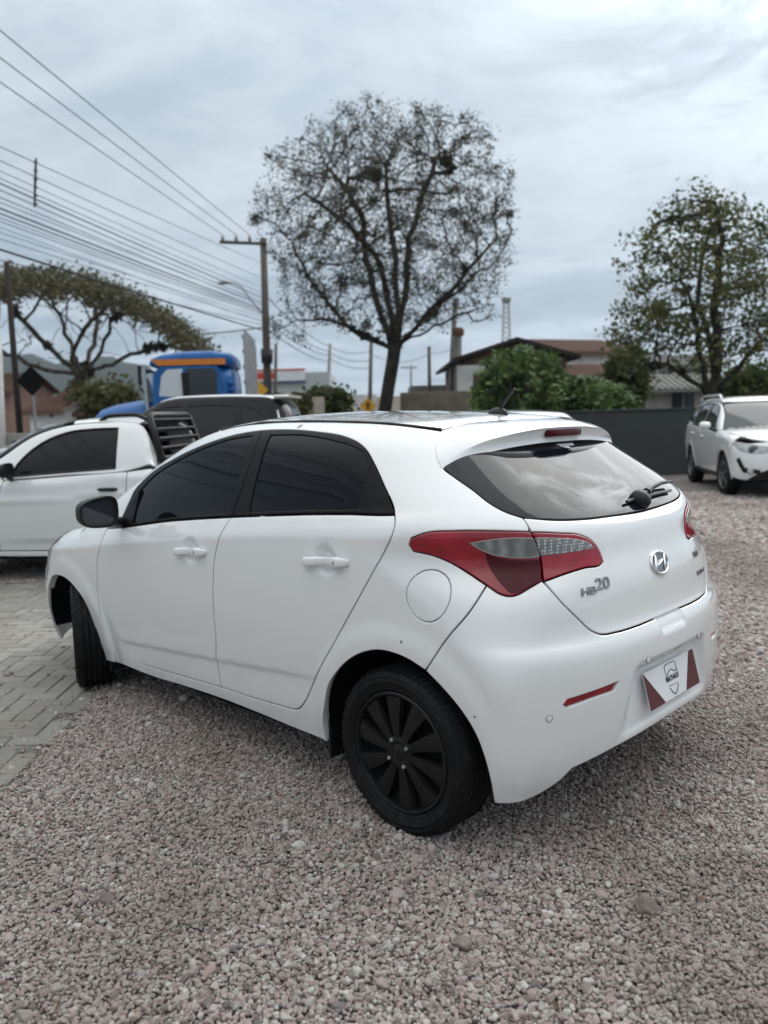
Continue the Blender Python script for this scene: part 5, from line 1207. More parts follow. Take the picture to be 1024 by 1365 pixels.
def limb_mesh(nodes, par, r_tip, r_base, expo=2.3, sides=6, wob=.0):
    n = len(nodes); ch = np.zeros(n); load = np.zeros(n)
    for i in range(n-1, 0, -1):
        if load[i] == 0: load[i] = 1
        load[par[i]] += load[i]
    r = r_tip*np.maximum(load, 1)**(1/expo); r = np.minimum(r*1.0, r_base) if r_base else r
    m = MB()
    for i in range(1, n):
        p = par[i]; a, b = nodes[p], nodes[i]; ra = min(r[p], r[i]*1.6+.01); d = b-a; L = np.linalg.norm(d)
        if L < 1e-5: continue
        d /= L; s = sides if r[i] > .05 else 4 if r[i] > .02 else 3
        u = np.cross(d, [0, 0, 1.] if abs(d[2]) < .9 else [1., 0, 0]); u /= np.linalg.norm(u); w = np.cross(d, u); ba = len(m.v)
        for q, rr in ((a-d*ra*.3, ra), (b+d*r[i]*.3, r[i])):
            for j in range(s): t = 2*math.pi*j/s; m.v.append(tuple(q+rr*(u*math.cos(t)+w*math.sin(t))))
        for j in range(s): m.f.append((ba+j, ba+(j+1) % s, ba+s+(j+1) % s, ba+s+j)); m.m.append(0)
    return m, r
def leaf_cloud(centres, per, spread, size, flat=0., elong=1.7):
    C = np.repeat(centres, per, 0); n = len(C); P = C+rng.normal(0, 1, (n, 3))*spread
    a = rng.normal(size=(n, 3)); a[:, 2] *= (1-flat); a /= np.linalg.norm(a, axis=1, keepdims=True)
    b = np.cross(a, rng.normal(size=(n, 3))+[0, 0, flat*2]); b /= np.maximum(np.linalg.norm(b, axis=1, keepdims=True), 1e-6)
    s = size*np.exp(rng.normal(0, .3, n))[:, None]; c = np.cross(a, b)
    V = np.stack([P-a*s*elong*.5, P+b*s*.5+c*s*.08, P+a*s*elong*.5, P-b*s*.5+c*s*.08], 1).reshape(-1, 3)
    F_ = np.arange(n*4).reshape(-1, 4)
    return V, F_
def fast_mesh(name, V, F4, mat, parent):
    me = bpy.data.meshes.new(name); me.vertices.add(len(V)); me.vertices.foreach_set('co', np.asarray(V, np.float32).ravel())
    k = F4.shape[1]; me.loops.add(F4.size); me.loops.foreach_set('vertex_index', F4.ravel().astype(np.int32)); me.polygons.add(len(F4)); me.polygons.foreach_set('loop_start', np.arange(0, F4.size, k, dtype=np.int32)); me.polygons.foreach_set('loop_total', np.full(len(F4), k, np.int32))
    me.update(calc_edges=True); me.materials.append(mat); o = bpy.data.objects.new(name, me); COL.objects.link(o); o.parent = parent; return o
def mat_leaf(name, c1, c2, c3=None, scale=1.3, trans=.25):
    t = NT(name); geo = t.N.new('ShaderNodeNewGeometry'); W = geo.outputs['Position']
    c = t.mix(t.ramp(t.noise(scale, 4, .6, vec=W), .35, .65), c1, c2)
    if c3: c = t.mix(t.ramp(t.noise(scale*6, 3, .6, vec=W), .55, .7), c, c3)
    t.set(color=c, rough=.55, spec=.35)
    tr = t.n('ShaderNodeBsdfTranslucent', Color=c); mx = t.n('ShaderNodeMixShader', i0=trans); t.L.new(t.b.outputs[0], mx.inputs[1]); t.L.new(tr.outputs[0], mx.inputs[2]); t.L.new(mx.outputs[0], t.out.inputs[0])
    MATS[name] = t.mat; return t.mat
def mat_bark(name, c1, c2):
    t = NT(name); geo = t.N.new('ShaderNodeNewGeometry'); W = geo.outputs['Position']
    t.set(color=t.mix(t.ramp(t.noise(3, 6, .7, vec=W), .35, .65), c1, c2), rough=.95, spec=.2); t.bump(t.noise(14, 5, .7, vec=W), .8, .05); return t.mat
bark = mat_bark('bark', (.022, .019, .016), (.060, .053, .044)); bark2 = mat_bark('lichen_bark', (.040, .035, .028), (.12, .108, .090))
def basis(px, py, D): p = at(px, py, D); return p
PXM = lambda D: D/FPX        # metres per pixel at depth D
def tree_from(name, label, base_px, D, att_px, depth_spread, seedpx, leaf, barkm, step, infl, kill, per, spread, size, r_tip, r_base, group=None, flat=0., leaf_r=.03, clumps=None, trop=(0, 0, .0), att_n=None, leaf_keep=1., limbs=(), keep=None, clump=0.):
    b = at_z(base_px[0], base_px[1], 0) if len(base_px) == 2 and base_px[1] is None else at(base_px[0], base_px[1], D); t = empty(name, (b[0], b[1], 0)); tag(t, label, 'tree', group)
    o = np.array([b[0], b[1], 0]); k = PXM(D)
    A = np.array([at(x, y, D+d*k) for x, y, d in att_px])-o
    seed = [at(x, y, D)-o for x, y in seedpx]; seed[0][2] = -.1
    nodes, par = colonize(A, None, step, infl, kill, seedpath=seed, tropism=trop, limbs=[[at(x, y, D+d*k)-o for x, y, d in lb] for lb in limbs])
    m, r = limb_mesh(nodes, par, r_tip, r_base); m.build('trunk', barkm, t, True)
    tips = nodes[r < leaf_r]; tips = tips[rng.random(len(tips)) < leaf_keep]
    if clump:
        W1 = rng.normal(size=(6, 3))*clump; ph = rng.uniform(0, 6, 6); nz_ = np.sin(tips @ W1.T+ph).sum(1)/2.4
        tips = tips[rng.random(len(tips)) < np.clip(.66+.70*nz_, .15, 1)]
    if keep: tips = np.array([q for q in tips if keep(*at_px(q+o))])
    V, F4 = leaf_cloud(tips, per, spread, size, flat); fast_mesh('crown', V, F4, leaf, t)
    if clumps:
        n_, rr, mt, lo, hi = clumps; big = nodes[(r > lo) & (r < hi)]; big = big[rng.choice(len(big), min(n_, len(big)), False)]; Vs = []
        cen = []
        for c in big: cen.append(c+rng.normal(0, rr*.5, (60, 3))*[1, 1, .9]*rng.uniform(.5, 1.5))
        V, F4 = leaf_cloud(np.concatenate(cen), 1, rr*.3, rr*.9, 0, 2.4); fast_mesh('epiphytes', V, F4, mt, t)
    return t
def fill_ellipse(n, cx, cy, rx, ry, rd, shell=.0, cut=None, lump=.0):
    out = []; W_ = rng.normal(size=(5, 3))*2.2; ph = rng.uniform(0, 6, 5)
    while len(out) < n:
        p = rng.uniform(-1, 1, 3); q = np.linalg.norm(p)
        if q > 1 or q < shell*rng.random(): continue
        if lump: p = p*(1+lump*np.sin(W_ @ (p/(q+1e-6))+ph).mean()*2)
        x, y, d = cx+p[0]*rx, cy+p[1]*ry, p[2]*rd
        if cut and not cut(x, y): continue
        out.append((x, y, d))
    return out
leaf_dark = mat_leaf('sparse_dark_leaf', (.028, .029, .016), (.060, .058, .031), (.085, .072, .036))
leaf_epi = mat_leaf('epiphyte_leaf', (.020, .022, .014), (.045, .042, .024), trans=.05)
# the big round tree in the middle
def cut_mid(x, y):
    dx = (x-520)/175
    return y < 452-30*abs(dx)+40*(abs(dx) < .15)
att = fill_ellipse(4600, 520, 297, 176, 174, 165, .75, cut_mid, .09)+fill_ellipse(800, 505, 300, 150, 150, 140, .2, cut_mid)+fill_ellipse(90, 385, 425, 45, 40, 50)+fill_ellipse(60, 640, 405, 40, 35, 50)
tree_from('roadside_tree', 'tall round-crowned tree with bare dark limbs and sparse small leaves', (513, 556), 30., att, 0, [(510, 600), (513, 548), (518, 515), (524, 480), (526, 465)], leaf_dark, bark, .18, 1.6, .22, 10, .12, .045, .0072, .34, leaf_r=.022, clumps=(70, .075, leaf_epi, .06, .3), clump=1.5,
    limbs=[[(490, 447, -10), (445, 428, -30), (395, 428, -40)], [(505, 410, 15), (488, 345, 30), (480, 285, 40), (440, 225, 50)], [(520, 405, -30), (500, 340, -60), (455, 290, -90), (410, 260, -100)], [(540, 400, 5), (545, 335, 0), (562, 265, -10), (585, 205, -15)], [(530, 390, 40), (520, 300, 70), (515, 220, 80)], [(565, 425, -10), (610, 378, -30), (662, 318, -40)], [(560, 432, 30), (600, 395, 60), (640, 360, 90)], [(560, 445, 5), (600, 425, 10), (645, 408, 10)], [(470, 440, 40), (420, 380, 80), (390, 330, 90)]])
# spreading rain tree at the left
top_px = lambda x: np.interp(x, [-90, 0, 60, 110, 160, 200, 240, 268, 290], [372, 360, 357, 362, 378, 398, 424, 448, 470])
att = []
while len(att) < 2300:
    x = rng.uniform(-110, 286); y = top_px(x)+abs(rng.normal(0, 1))*14+2; d = rng.uniform(-190, 190)
    att.append((x, y+abs(d)*.06, d))
att += [(x, y, d) for x, y, d in fill_ellipse(90, 95, 440, 130, 55, 130)]
leaf_olive = mat_leaf('olive_leaf', (.055, .056, .022), (.095, .092, .036), (.075, .064, .027), scale=.5)
tree_from('rain_tree', 'wide flat-topped tree with lichen-grey limbs above the small tiled houses', (84, 560), 42., att, 0, [(86, 600), (84, 545), (88, 528), (100, 512), (112, 500)], leaf_olive, bark2, .36, 3.2, .50, 24, .28, .105, .019, .5, flat=.55, leaf_r=.045, clumps=(16, .16, leaf_epi, .08, .3), trop=(0, 0, .04), keep=lambda x, y: y < top_px(x)+34+10*math.sin(x*.11),
    limbs=[[(82, 480, -20), (45, 440, -50), (5, 400, -80)], [(98, 470, 20), (78, 420, 40), (60, 385, 60)], [(128, 478, 0), (150, 430, -10), (172, 400, -20)], [(140, 486, 20), (185, 470, 40), (225, 460, 50)], [(120, 470, 60), (130, 420, 110), (110, 385, 140)], [(95, 475, -70), (120, 430, -120), (150, 400, -150)], [(60, 492, 10), (10, 470, 20), (-40, 430, 30)]])
# leafy tree at the right
def cut_r(x, y): return y < 520
att = fill_ellipse(1500, 948, 372, 124, 130, 115, .3, cut_r, .10)+fill_ellipse(240, 850, 445, 48, 62, 60)+fill_ellipse(120, 1030, 430, 60, 60, 60)+fill_ellipse(60, 935, 270, 60, 25, 40)+fill_ellipse(240, 905, 465, 75, 52, 60)
leaf_yel = mat_leaf('yellow_green_leaf', (.060, .080, .022), (.125, .135, .040), (.16, .135, .045), scale=.9, trans=.35)
tree_from('yard_tree', 'leafy yellow-green tree with several dark stems behind the dark grey wall', (946, 548), 24., att, 0, [(946, 580), (946, 545), (947, 533)], leaf_yel, bark, .19, 1.6, .27, 10, .15, .074, .011, .22, leaf_r=.024, clumps=(20, .08, leaf_epi, .03, .2), clump=1.9,
    limbs=[[(936, 490, 5), (926, 425, 10), (905, 360, 20)], [(957, 480, -8), (954, 400, -10), (962, 320, -20), (950, 270, -20)], [(975, 500, 10), (1005, 468, 20), (1050, 430, 20)], [(925, 510, -15), (890, 488, -30), (862, 490, -35)], [(950, 470, 30), (930, 390, 50), (945, 310, 60)]])

# ------------------------------------------------------------------ shrubs
def palm_leaf_mesh(mat, lobes=7):
    m = MB(); v = [(0, 0, 0)]; f = []
    for i in range(lobes):
        a = math.pi*(-.78+1.56*i/(lobes-1)); L = 1-.28*abs(i-(lobes-1)/2)/(lobes/2); w = .13
        b = len(v); d = np.array([math.cos(a), math.sin(a), 0]); s = np.array([-d[1], d[0], 0])
        v += [tuple(d*L*.42+s*w+[0, 0, .05]), tuple(d*L*.75+s*w*.75), tuple(d*L+[0, 0, -.16]), tuple(d*L*.75-s*w*.75), tuple(d*L*.42-s*w+[0, 0, .05]), tuple(d*L*.6+[0, 0, .07])]
        f += [(0, b+4, b+5), (0, b+5, b), (b, b+5, b+1), (b+5, b+4, b+3), (b+5, b+3, b+2), (b+1, b+5, b+2)]
    me = bpy.data.meshes.new('leaf'); me.from_pydata(v, [], [q[::-1] for q in f]); me.materials.append(mat); return me
leaf_big = mat_leaf('broad_leaf', (.042, .085, .024), (.10, .165, .040), (.15, .19, .05), scale=1.2, trans=.2)
def big_leaf_shrub(label, cx, base_y, D, outline, n, size, group):
    b = at(cx, base_y, D); t = empty('broad_leaf_shrub', (b[0], b[1], 0)); tag(t, label, 'shrub', group); o = np.array([b[0], b[1], 0]); k = PXM(D)
    meshes = [palm_leaf_mesh(leaf_big, q) for q in (7, 5, 7)]; m = MB(); pts = []
    xs = [p[0] for p in outline]
    for i in range(n):
        x = rng.uniform(min(xs), max(xs)); yt = np.interp(x, xs, [p[1] for p in outline]); y = yt+(base_y-yt)*rng.random()**1.15*.95; d = rng.normal(0, 28)
        p = at(x, y, D+d*k-.25)-o; pts.append(p)
        l = bpy.data.objects.new('leaf', meshes[i % 3]); COL.objects.link(l); l.parent = t; l.location = p; s = size*rng.uniform(.6, 1.2); l.scale = (s, s, s); l.rotation_euler = (rng.normal(.35, .45), rng.normal(.25, .4), rng.uniform(0, 6.28))
    for p in pts[::4]: m.tube([(p[0]*.35, p[1]*.35, -.1), (p[0]*.7, p[1]*.7, p[2]*.55), tuple(p)], [.03, .02, .008], 5)
    m.build('stems', bark2, t)
    core = np.array(pts)[rng.integers(0, n, n*7)]*[.97, .97, .93]; V, F4 = leaf_cloud(core, 3, size*.42, size*.36, .3); fast_mesh('inner_foliage', V, F4, leaf_big, t)
big_leaf_shrub('broad-leaved shrub below the dark gable roof of the white house', 705, 556, 20.5, [(630, 522), (644, 485), (664, 468), (700, 460), (735, 472), (758, 498), (772, 524)], 210, .24, 'broad-leaved shrubs over the wall')
big_leaf_shrub('lower broad-leaved shrub beyond the first, hanging over the dark grey wall', 795, 556, 20., [(740, 512), (770, 497), (800, 502), (828, 516), (848, 538)], 130, .23, 'broad-leaved shrubs over the wall')
def bush(label, cx, cy, rx, ry, D, mat, n=260, size=.10, group='bushes in the background'):
    b = at(cx, cy, D); t = empty('bush', (b[0], b[1], 0)); tag(t, label, 'bush', group); o = np.array([b[0], b[1], 0]); k = PXM(D)
    A = np.array([at(x, y, D+d*k) for x, y, d in fill_ellipse(n, cx, cy, rx, ry, rx*.8, .5)])-o
    V, F4 = leaf_cloud(A, 14, .06*rx*k*3, size, .2); fast_mesh('foliage', V, F4, mat, t)
    m = MB()
    for p in A[::9]: m.tube([(p[0]*.2, p[1]*.2, -.1), tuple(p*[.7, .7, .6]), tuple(p)], [.035, .022, .008], 4)
    m.build('stems', bark2, t)
leaf_mid = mat_leaf('bush_leaf', (.040, .065, .018), (.085, .115, .032), (.12, .12, .04), scale=.8); leaf_moss = mat_leaf('moss_leaf', (.060, .070, .022), (.115, .115, .040), scale=.7)
bush('mossy green bush at the foot of the flat-topped tree', 140, 542, 46, 28, 34., leaf_moss, 300, .16)
bush('low green bush in front of the long store building', 434, 537, 34, 14, 32., leaf_mid, 200, .13)
bush('pale green bush beside the yellow sign by the utility pole', 398, 540, 16, 14, 28., leaf_moss, 140, .10)
bush('round green bush behind the roof rails of the white estate car', 1004, 520, 42, 26, 27., leaf_mid, 320, .11)
bush('dark bush beneath the red-roofed houses', 838, 505, 30, 38, 30., leaf_mid, 240, .12)
bush('dry brown bush behind the stake rack of the blue truck', 372, 545, 22, 16, 24., leaf_moss, 160, .08)

# ------------------------------------------------------------------ walls and buildings
def mat_render(name, c, stain=.5, scale=1.2, dark=(.06, .06, .05)):
    "painted plaster with grime"
    t = NT(name); geo = t.N.new('ShaderNodeNewGeometry'); W = geo.outputs['Position']
    st = t.math('MULTIPLY', t.ramp(t.noise(scale, 7, .7, vec=W), .45, .72), stain); c_ = t.mix(st, tuple(c), dark)
    c_ = t.mix(t.ramp(t.noise(scale*9, 4, .6, vec=W), .4, .7, 0, .25), c_, tuple(np.array(c)*.8)); t.set(color=c_, rough=.9, spec=.25); t.bump(t.noise(30, 5, .7, vec=W), .3, .01); MATS[name] = t.mat; return t.mat
wall_dark = mat_render('dark_grey_wall_paint', (.052, .058, .062), .45, .5, (.028, .030, .030)); plaster = mat_render('white_plaster', (.62, .62, .60), .30); moss_wall = mat_render('mossy_concrete', (.16, .145, .11), .8, .8, (.05, .05, .03))
brick_m = mat_render('raw_brick', (.16, .105, .082), .45, 3); tile_m = mat_render('red_tiles', (.135, .078, .064), .55, 2.5); dark_roof = mat_render('dark_roof', (.035, .030, .028), .3); grey_roof = mat_render('grey_roof', (.20, .20, .19), .5); conc = mat_render('concrete', (.30, .29, .27), .4, 1.5)
cream = mat_render('cream_wall', (.50, .45, .37), .3); glassb = mat_gloss('house_window', (.02, .024, .028), .08); store = mat_render('pale_store_wall', (.46, .50, .50), .2)
wl = empty('yard_wall', gp(17.9, 0), YAW); tag(wl, 'long dark grey painted wall along the back of the gravel yard', 'wall')
for i in range(7):                      # cast panels, a post at each joint
    a = 1.9-i*3.2; m = MB(); m.bbox((0, a-3.2, -.05), (.14, a-.03, 1.40), .01); m.build('wall_panel', wall_dark, wl)
    m = MB(); m.bbox((-.018, a-.10, -.05), (.16, a+.06, 1.402), .008); m.build('wall_post', wall_dark, wl)
m = MB(); m.bbox((-.03, -20.6, 1.40), (.17, 1.95, 1.44), .008); m.build('coping', wall_dark, wl)

def house(name, label, px, D, w, d, eave, ridge, wallm, roofm, cat='house', turn=0., over=.35, windows=(), group=None, gable_front=True, wall2=None, tiles=True):
    "gabled house; its local x runs left along the front, y away from the viewer"
    c = at(px, 555, D); th = YAW-math.pi/2+turn; t = empty(name, (c[0], c[1], 0), th); tag(t, label, cat, group)   # local +y points away from the camera
    m = MB(); m.add([(-w/2, 0, -.3), (w/2, 0, -.3), (w/2, 0, eave), (0, 0, ridge) if gable_front else (0, 0, eave), (-w/2, 0, eave), (-w/2, d, -.3), (w/2, d, -.3), (w/2, d, eave), (0, d, ridge) if gable_front else (0, d, eave), (-w/2, d, eave)],
        [(0, 1, 2, 3, 4), (5, 9, 8, 7, 6), (1, 6, 7, 2), (0, 4, 9, 5)]); wa = m.build('wall', wallm, t)
    if gable_front:
        for s_ in (1, -1):
            k = (ridge-eave)/(w/2); xe = s_*(w/2+over); ze = eave-k*over; m = MB(); q = [(0, -over, ridge), (xe, -over, ze), (xe, d+over, ze), (0, d+over, ridge)]
            m.add([(x, y, z+.04) for x, y, z in q]+[(x, y, z+.18) for x, y, z in q], [(0, 1, 2, 3), (7, 6, 5, 4), (0, 4, 5, 1), (1, 5, 6, 2), (2, 6, 7, 3), (3, 7, 4, 0)] if s_ > 0 else [(3, 2, 1, 0), (4, 5, 6, 7), (1, 5, 4, 0), (2, 6, 5, 1), (3, 7, 6, 2), (0, 4, 7, 3)])
            rf = m.build('roof', roofm, t)
    else:
        m = MB(); k = ridge-eave; m.add([(-w/2-over, -over, eave-.05), (w/2+over, -over, eave-.05), (w/2+over, d/2, ridge), (-w/2-over, d/2, ridge), (-w/2-over, d+over, eave-.05), (w/2+over, d+over, eave-.05)], [(0, 1, 2, 3), (3, 2, 5, 4)])
        m.add([(-w/2-over, -over, eave-.2), (w/2+over, -over, eave-.2), (w/2+over, -over, eave-.05), (-w/2-over, -over, eave-.05)], [(0, 1, 2, 3)]); rf = m.build('roof', roofm, t)
        if tiles:
            nrow = int(w/.22)
            mt = MB()
            for i in range(nrow): x = -w/2-over+.11+i*(w+2*over-.2)/nrow; mt.tube([(x, -over, eave-.03), (x, d/2, ridge+.02)], .05, 5)
            mt.build('tile_ribs', roofm, t)
        m = MB(); m.add([(-w/2, 0, eave), (-w/2, d, eave), (-w/2, d/2, ridge-.08)], [(0, 2, 1)]); m.add([(w/2, 0, eave), (w/2, d, eave), (w/2, d/2, ridge-.08)], [(0, 1, 2)]); m.build('gable_wall', wallm, t)
    for (x, z, ww, hh, mt) in windows:
        m = MB(); m.bbox((x-ww/2-.06, -.05, z-hh/2-.06), (x+ww/2+.06, -.005, z+hh/2+.06), .01); wf = m.build('window', conc, t); m = MB(); m.bbox((x-ww/2, -.07, z-hh/2), (x+ww/2, -.02, z+hh/2), .005); m.build('pane', mt, wf)
        m = MB(); m.bbox((x-.02, -.085, z-hh/2), (x+.02, -.06, z+hh/2), .003); m.build('glazing_bar', conc, wf)
    return t
zpx = lambda py, px, D: float(at(px, py, D)[2])
hz = zpx(457, 700, 30)
house('gabled_house', 'white house with a dark gable roof and raw brick gable behind the shrubs', 688, 30., 3.7, 9., zpx(480, 630, 30), zpx(458, 690, 30), brick_m, dark_roof, over=.42)
m = MB(); M_ = Matrix.Translation(tuple(at(631, 555, 29.7)[:2])+(0,)) @ Matrix.Rotation(YAW-math.pi/2, 4, 'Z'); m.bbox((-.55, 0, -.2), (.55, .28, zpx(487, 630, 29.7)), .01, M_)
an = m.build('white_wall', plaster); tag(an, 'white plastered wall with a narrow brown window under the dark gable roof', 'wall')
m = MB(); m.bbox((.02, -.05, 2.05), (.24, -.003, 2.85), .01, M_); w_ = m.build('window', mat_render('brown_shutter', (.12, .06, .04)), an)
house('tiled_house', 'house with a red tiled roof rising behind the gabled house', 800, 46., 6.2, 8., zpx(470, 790, 46), zpx(446, 790, 46), plaster, tile_m, turn=R(24), gable_front=False)
house('tiled_house', 'lower tiled house in front of the taller red roof', 800, 40., 5.6, 5., zpx(500, 790, 40), zpx(483, 790, 40), conc, tile_m, turn=R(18), gable_front=False)
house('grey_house', 'low pale house with a grey roof seen through the stems of the leafy tree', 885, 34., 4.6, 6., zpx(517, 880, 34), zpx(496, 880, 34), conc, grey_roof, turn=R(-6), gable_front=False, windows=[(.75, 1.75, .9, .75, glassb), (-1.2, 1.75, .7, .75, plaster)])
house('tall_house', 'pale two-storey house behind the leafy tree', 905, 50., 5., 6., zpx(486, 900, 50), zpx(470, 900, 50), plaster, grey_roof, gable_front=False, windows=[(-.8, 3.2, .8, .8, glassb), (.9, 3.2, .8, .8, glassb)])
house('small_house', 'small whitewashed house with a worn red tiled roof under the flat-topped tree', 62, 33., 2.1, 4., zpx(546, 60, 33), zpx(521, 60, 33), plaster, tile_m, turn=R(-30), gable_front=False, over=.25)
house('shed', 'dark timber lean-to beside the small tiled house', 92, 33., 1.0, 3., zpx(549, 90, 33), zpx(541, 90, 33), mat_render('dark_timber', (.09, .075, .06)), tile_m, gable_front=False, over=.2)
house('pink_house', 'dull salmon house with a tiled roof behind the dark wooden pole', -6, 38., 1.5, 5., zpx(520, 8, 38), zpx(494, 8, 38), mat_render('salmon_wall', (.34, .22, .18), .4), tile_m, gable_front=False)
def box_thing(name, label, cat, px, D, w, d, z0, z1, mat, turn=0., group=None):
    c = at(px, 555, D); m = MB(); m.bbox((-w/2, 0, z0), (w/2, d, z1), .02); o = m.build(name, mat); o.location = (c[0], c[1], 0); o.rotation_euler = (0, 0, YAW-math.pi/2+turn); tag(o, label, cat, group); return o
box_thing('mossy_wall', 'mossy concrete boundary wall behind the big round tree', 'wall', 583, 27., 2.4, .2, -.2, zpx(522, 583, 27), moss_wall)
box_thing('low_roof', 'long low grey roof above the mossy concrete wall', 'roof', 592, 40., 3.2, 4., 1.2, zpx(513, 592, 40), grey_roof)
box_thing('blue_gate', 'narrow blue metal gate beside the mossy concrete wall', 'gate', 545, 27.2, .34, .08, -.1, zpx(528, 545, 27.2), mat_plain('blue_gate_paint', (.10, .16, .24), .5))
box_thing('street_house', 'pale far street house framed between trunk and yellow sign', 'house', 482, 62., 2.4, 5., -.2, zpx(526, 480, 62), plaster)
box_thing('street_house', 'beige far street house left of the blue gate', 'house', 527, 60., 2.6, 5., -.2, zpx(528, 527, 60), cream)
box_thing('roadside_wall', 'rough grey roadside wall below the dark pole', 'wall', 22, 24., 1.7, .2, -.1, zpx(578, 20, 24), conc)
box_thing('beige_wall', 'beige low wall behind the rear of the two-tone car', 'wall', 398, 30., 1.9, .2, -.1, zpx(530, 398, 30), cream)
# store with a coloured fascia
st = box_thing('store_building', 'long pale store with a white, red and blue fascia', 'store', 388, 62., 6.0, 9., -.2, zpx(497, 388, 62), store)
fz = zpx(505, 400, 62)
for nm, x0, x1, z0, z1, mt in (('fascia', -2.95, 1.2, fz-.15, fz+.62, mat_plain('fascia_white', (.70, .72, .74), .4)), ('fascia_edge', -2.96, 1.21, fz+.62, fz+.74, mat_plain('fascia_red', (.55, .05, .035), .4)), ('fascia_edge', -2.96, 1.21, fz-.27, fz-.15, mat_plain('fascia_blue', (.03, .06, .20), .4)), ('fascia_sign', -2.4, -1.0, fz+.02, fz+.50, MATS['fascia_red'])):
    m = MB(); m.bbox((x0, -.25 if nm == 'fascia' else -.29, z0), (x1, -.01, z1), .01); m.build(nm, mt, st)
# far hill
V = []; Fq = []; nx, ny = 60, 10
for i in range(nx):
    a = i/(nx-1); px = -500+a*900
    for j in range(ny):
        b = j/(ny-1); h_ = (np.interp(px, [-500, -200, 0, 120, 200, 300, 400], [150, 130, 105, 96, 86, 40, 4])+6*math.sin(px*.05)+4*math.sin(px*.13+1)+rng.normal(0, 1.6))
        p = at(px, 560, 900+b*260); V.append((p[0], p[1], -8+max(0, h_)*math.sin(b*math.pi/2)**.8))
Fq = [(i*ny+j, (i+1)*ny+j, (i+1)*ny+j+1, i*ny+j+1) for i in range(nx-1) for j in range(ny-1)]
t_ = NT('wooded_hill'); geo = t_.N.new('ShaderNodeNewGeometry'); t_.set(color=t_.mix(t_.ramp(t_.noise(.03, 8, .75, vec=geo.outputs['Position']), .3, .7), (.016, .023, .018), (.034, .044, .030)), rough=.95, spec=.1)
tag(mesh_obj('hills', V, Fq, t_.mat, None, True), kind='structure')

# ------------------------------------------------------------------ poles, wires, signs
pole_m = mat_render('weathered_pole', (.115, .10, .085), .5, 1.5, (.03, .028, .025)); conc_pole = mat_render('concrete_pole', (.26, .25, .235), .35, 1.2); metal_g = mat_plain('galvanised', (.30, .31, .32), .5, .6); cable_m = mat_plain('cable_black', (.018, .018, .02), .6); rust = mat_render('rust_tank', (.26, .15, .10), .4)
def pole(name, label, x0, y0, x1, y1, D, r0, r1, mat, group='poles along the street', cat='pole'):
    a = at(x0, y0, D); b = at(x1, y1, D); d = (b-a)/(b[2]-a[2]); base = a-d*a[2]; t = empty(name, (base[0], base[1], 0)); tag(t, label, cat, group)
    m = MB(); m.tube([tuple(base-base-d*.2), tuple(b-base)], [r0, r1], 12); m.build('shaft', mat, t, True); return t, base, b
D0 = 36.
t, base, topp = pole('utility_pole', 'tall utility pole with a crossarm and insulators beside the big round tree', 357, 520, 351, 318, D0, .20, .14, pole_m, cat='utility pole')
def loc(px, py, D, o): return tuple(at(px, py, D)-o)
o0 = np.array([base[0], base[1], 0])
m = MB(); m.tube([loc(293, 322.5, D0-.15, o0), loc(356, 325, D0-.15, o0)], .075, 6); m.build('crossarm', pole_m, t)
for x in (297, 315, 333): m = MB(); m.tube([loc(x, 323, D0-.15, o0), loc(x, 318, D0-.15, o0), loc(x, 313, D0-.15, o0)], [.05, .09, .05], 8); m.build('insulator', metal_g, t, True)
m = MB(); m.tube([loc(356, 466, D0-.3, o0), loc(356, 484, D0-.3, o0)], [.28, .24], 12); m.build('cable_box', cable_m, t, True)
m = MB(); m.tube([loc(353, 421, D0-.25, o0), loc(346, 414, D0-.25, o0), loc(333, 398, D0-.4, o0), loc(322, 382, D0-.5, o0), loc(312, 377, D0-.5, o0), loc(304, 377, D0-.5, o0)], .035, 6); la_ = m.build('lamp_arm', metal_g, t, True)
m = MB(); m.tube([loc(306, 376.5, D0-.5, o0), loc(298, 376.5, D0-.5, o0), loc(291, 377, D0-.5, o0)], [.05, .10, .05], 8); m.build('lamp_head', metal_g, t, True)
pole('dark_pole', 'dark wooden pole in front of the flat-topped tree', 25, 556, 9, 350, 26., .105, .085, mat_render('tarred_pole', (.030, .026, .022), .4, 1.5, (.01, .01, .01)))
pole('white_post', 'thin white post beside the dark wooden pole', 2, 560, -2, 455, 24., .10, .09, plaster)
pole('street_pole', 'thin concrete pole to the right of the store fascia', 437, 535, 440, 458, 62., .16, .11, conc_pole); pole('street_pole', 'dark far pole between the store and the round tree trunk', 493, 548, 495, 452, 55., .16, .12, pole_m)
pole('street_pole', 'dark slim pole in front of the mossy concrete wall', 573, 552, 572, 462, 38., .10, .08, pole_m); pole('street_pole', 'short dark pole right of the utility pole', 367, 524, 368, 458, 48., .12, .09, pole_m)
t, b_, tp = pole('chimney_pole', 'tall thin grey pole beside the white house', 601, 522, 607, 398, 33., .13, .10, conc_pole)
t, b_, tp = pole('tank_post', 'thick concrete post with a rusty tank on top beside the white house', 610, 525, 611, 446, 31., .15, .14, conc_pole, cat='post'); o_ = np.array([b_[0], b_[1], 0])
m = MB(); m.tube([loc(611, 449, 31., o_), loc(611, 446, 31., o_), loc(611, 440, 31., o_), loc(611, 437.5, 31., o_)], [.14, .22, .23, .18], 14); m.build('tank', rust, t, True)
t, b_, tp = pole('far_pole', 'distant thin pole with crossarms left of the slim dark pole', 548, 545, 548, 487, 80., .13, .10, conc_pole); o_ = np.array([b_[0], b_[1], 0]); m = MB(); m.tube([loc(534, 490, 80., o_), loc(556, 490, 80., o_)], .08, 5); m.build('crossarm', conc_pole, t)
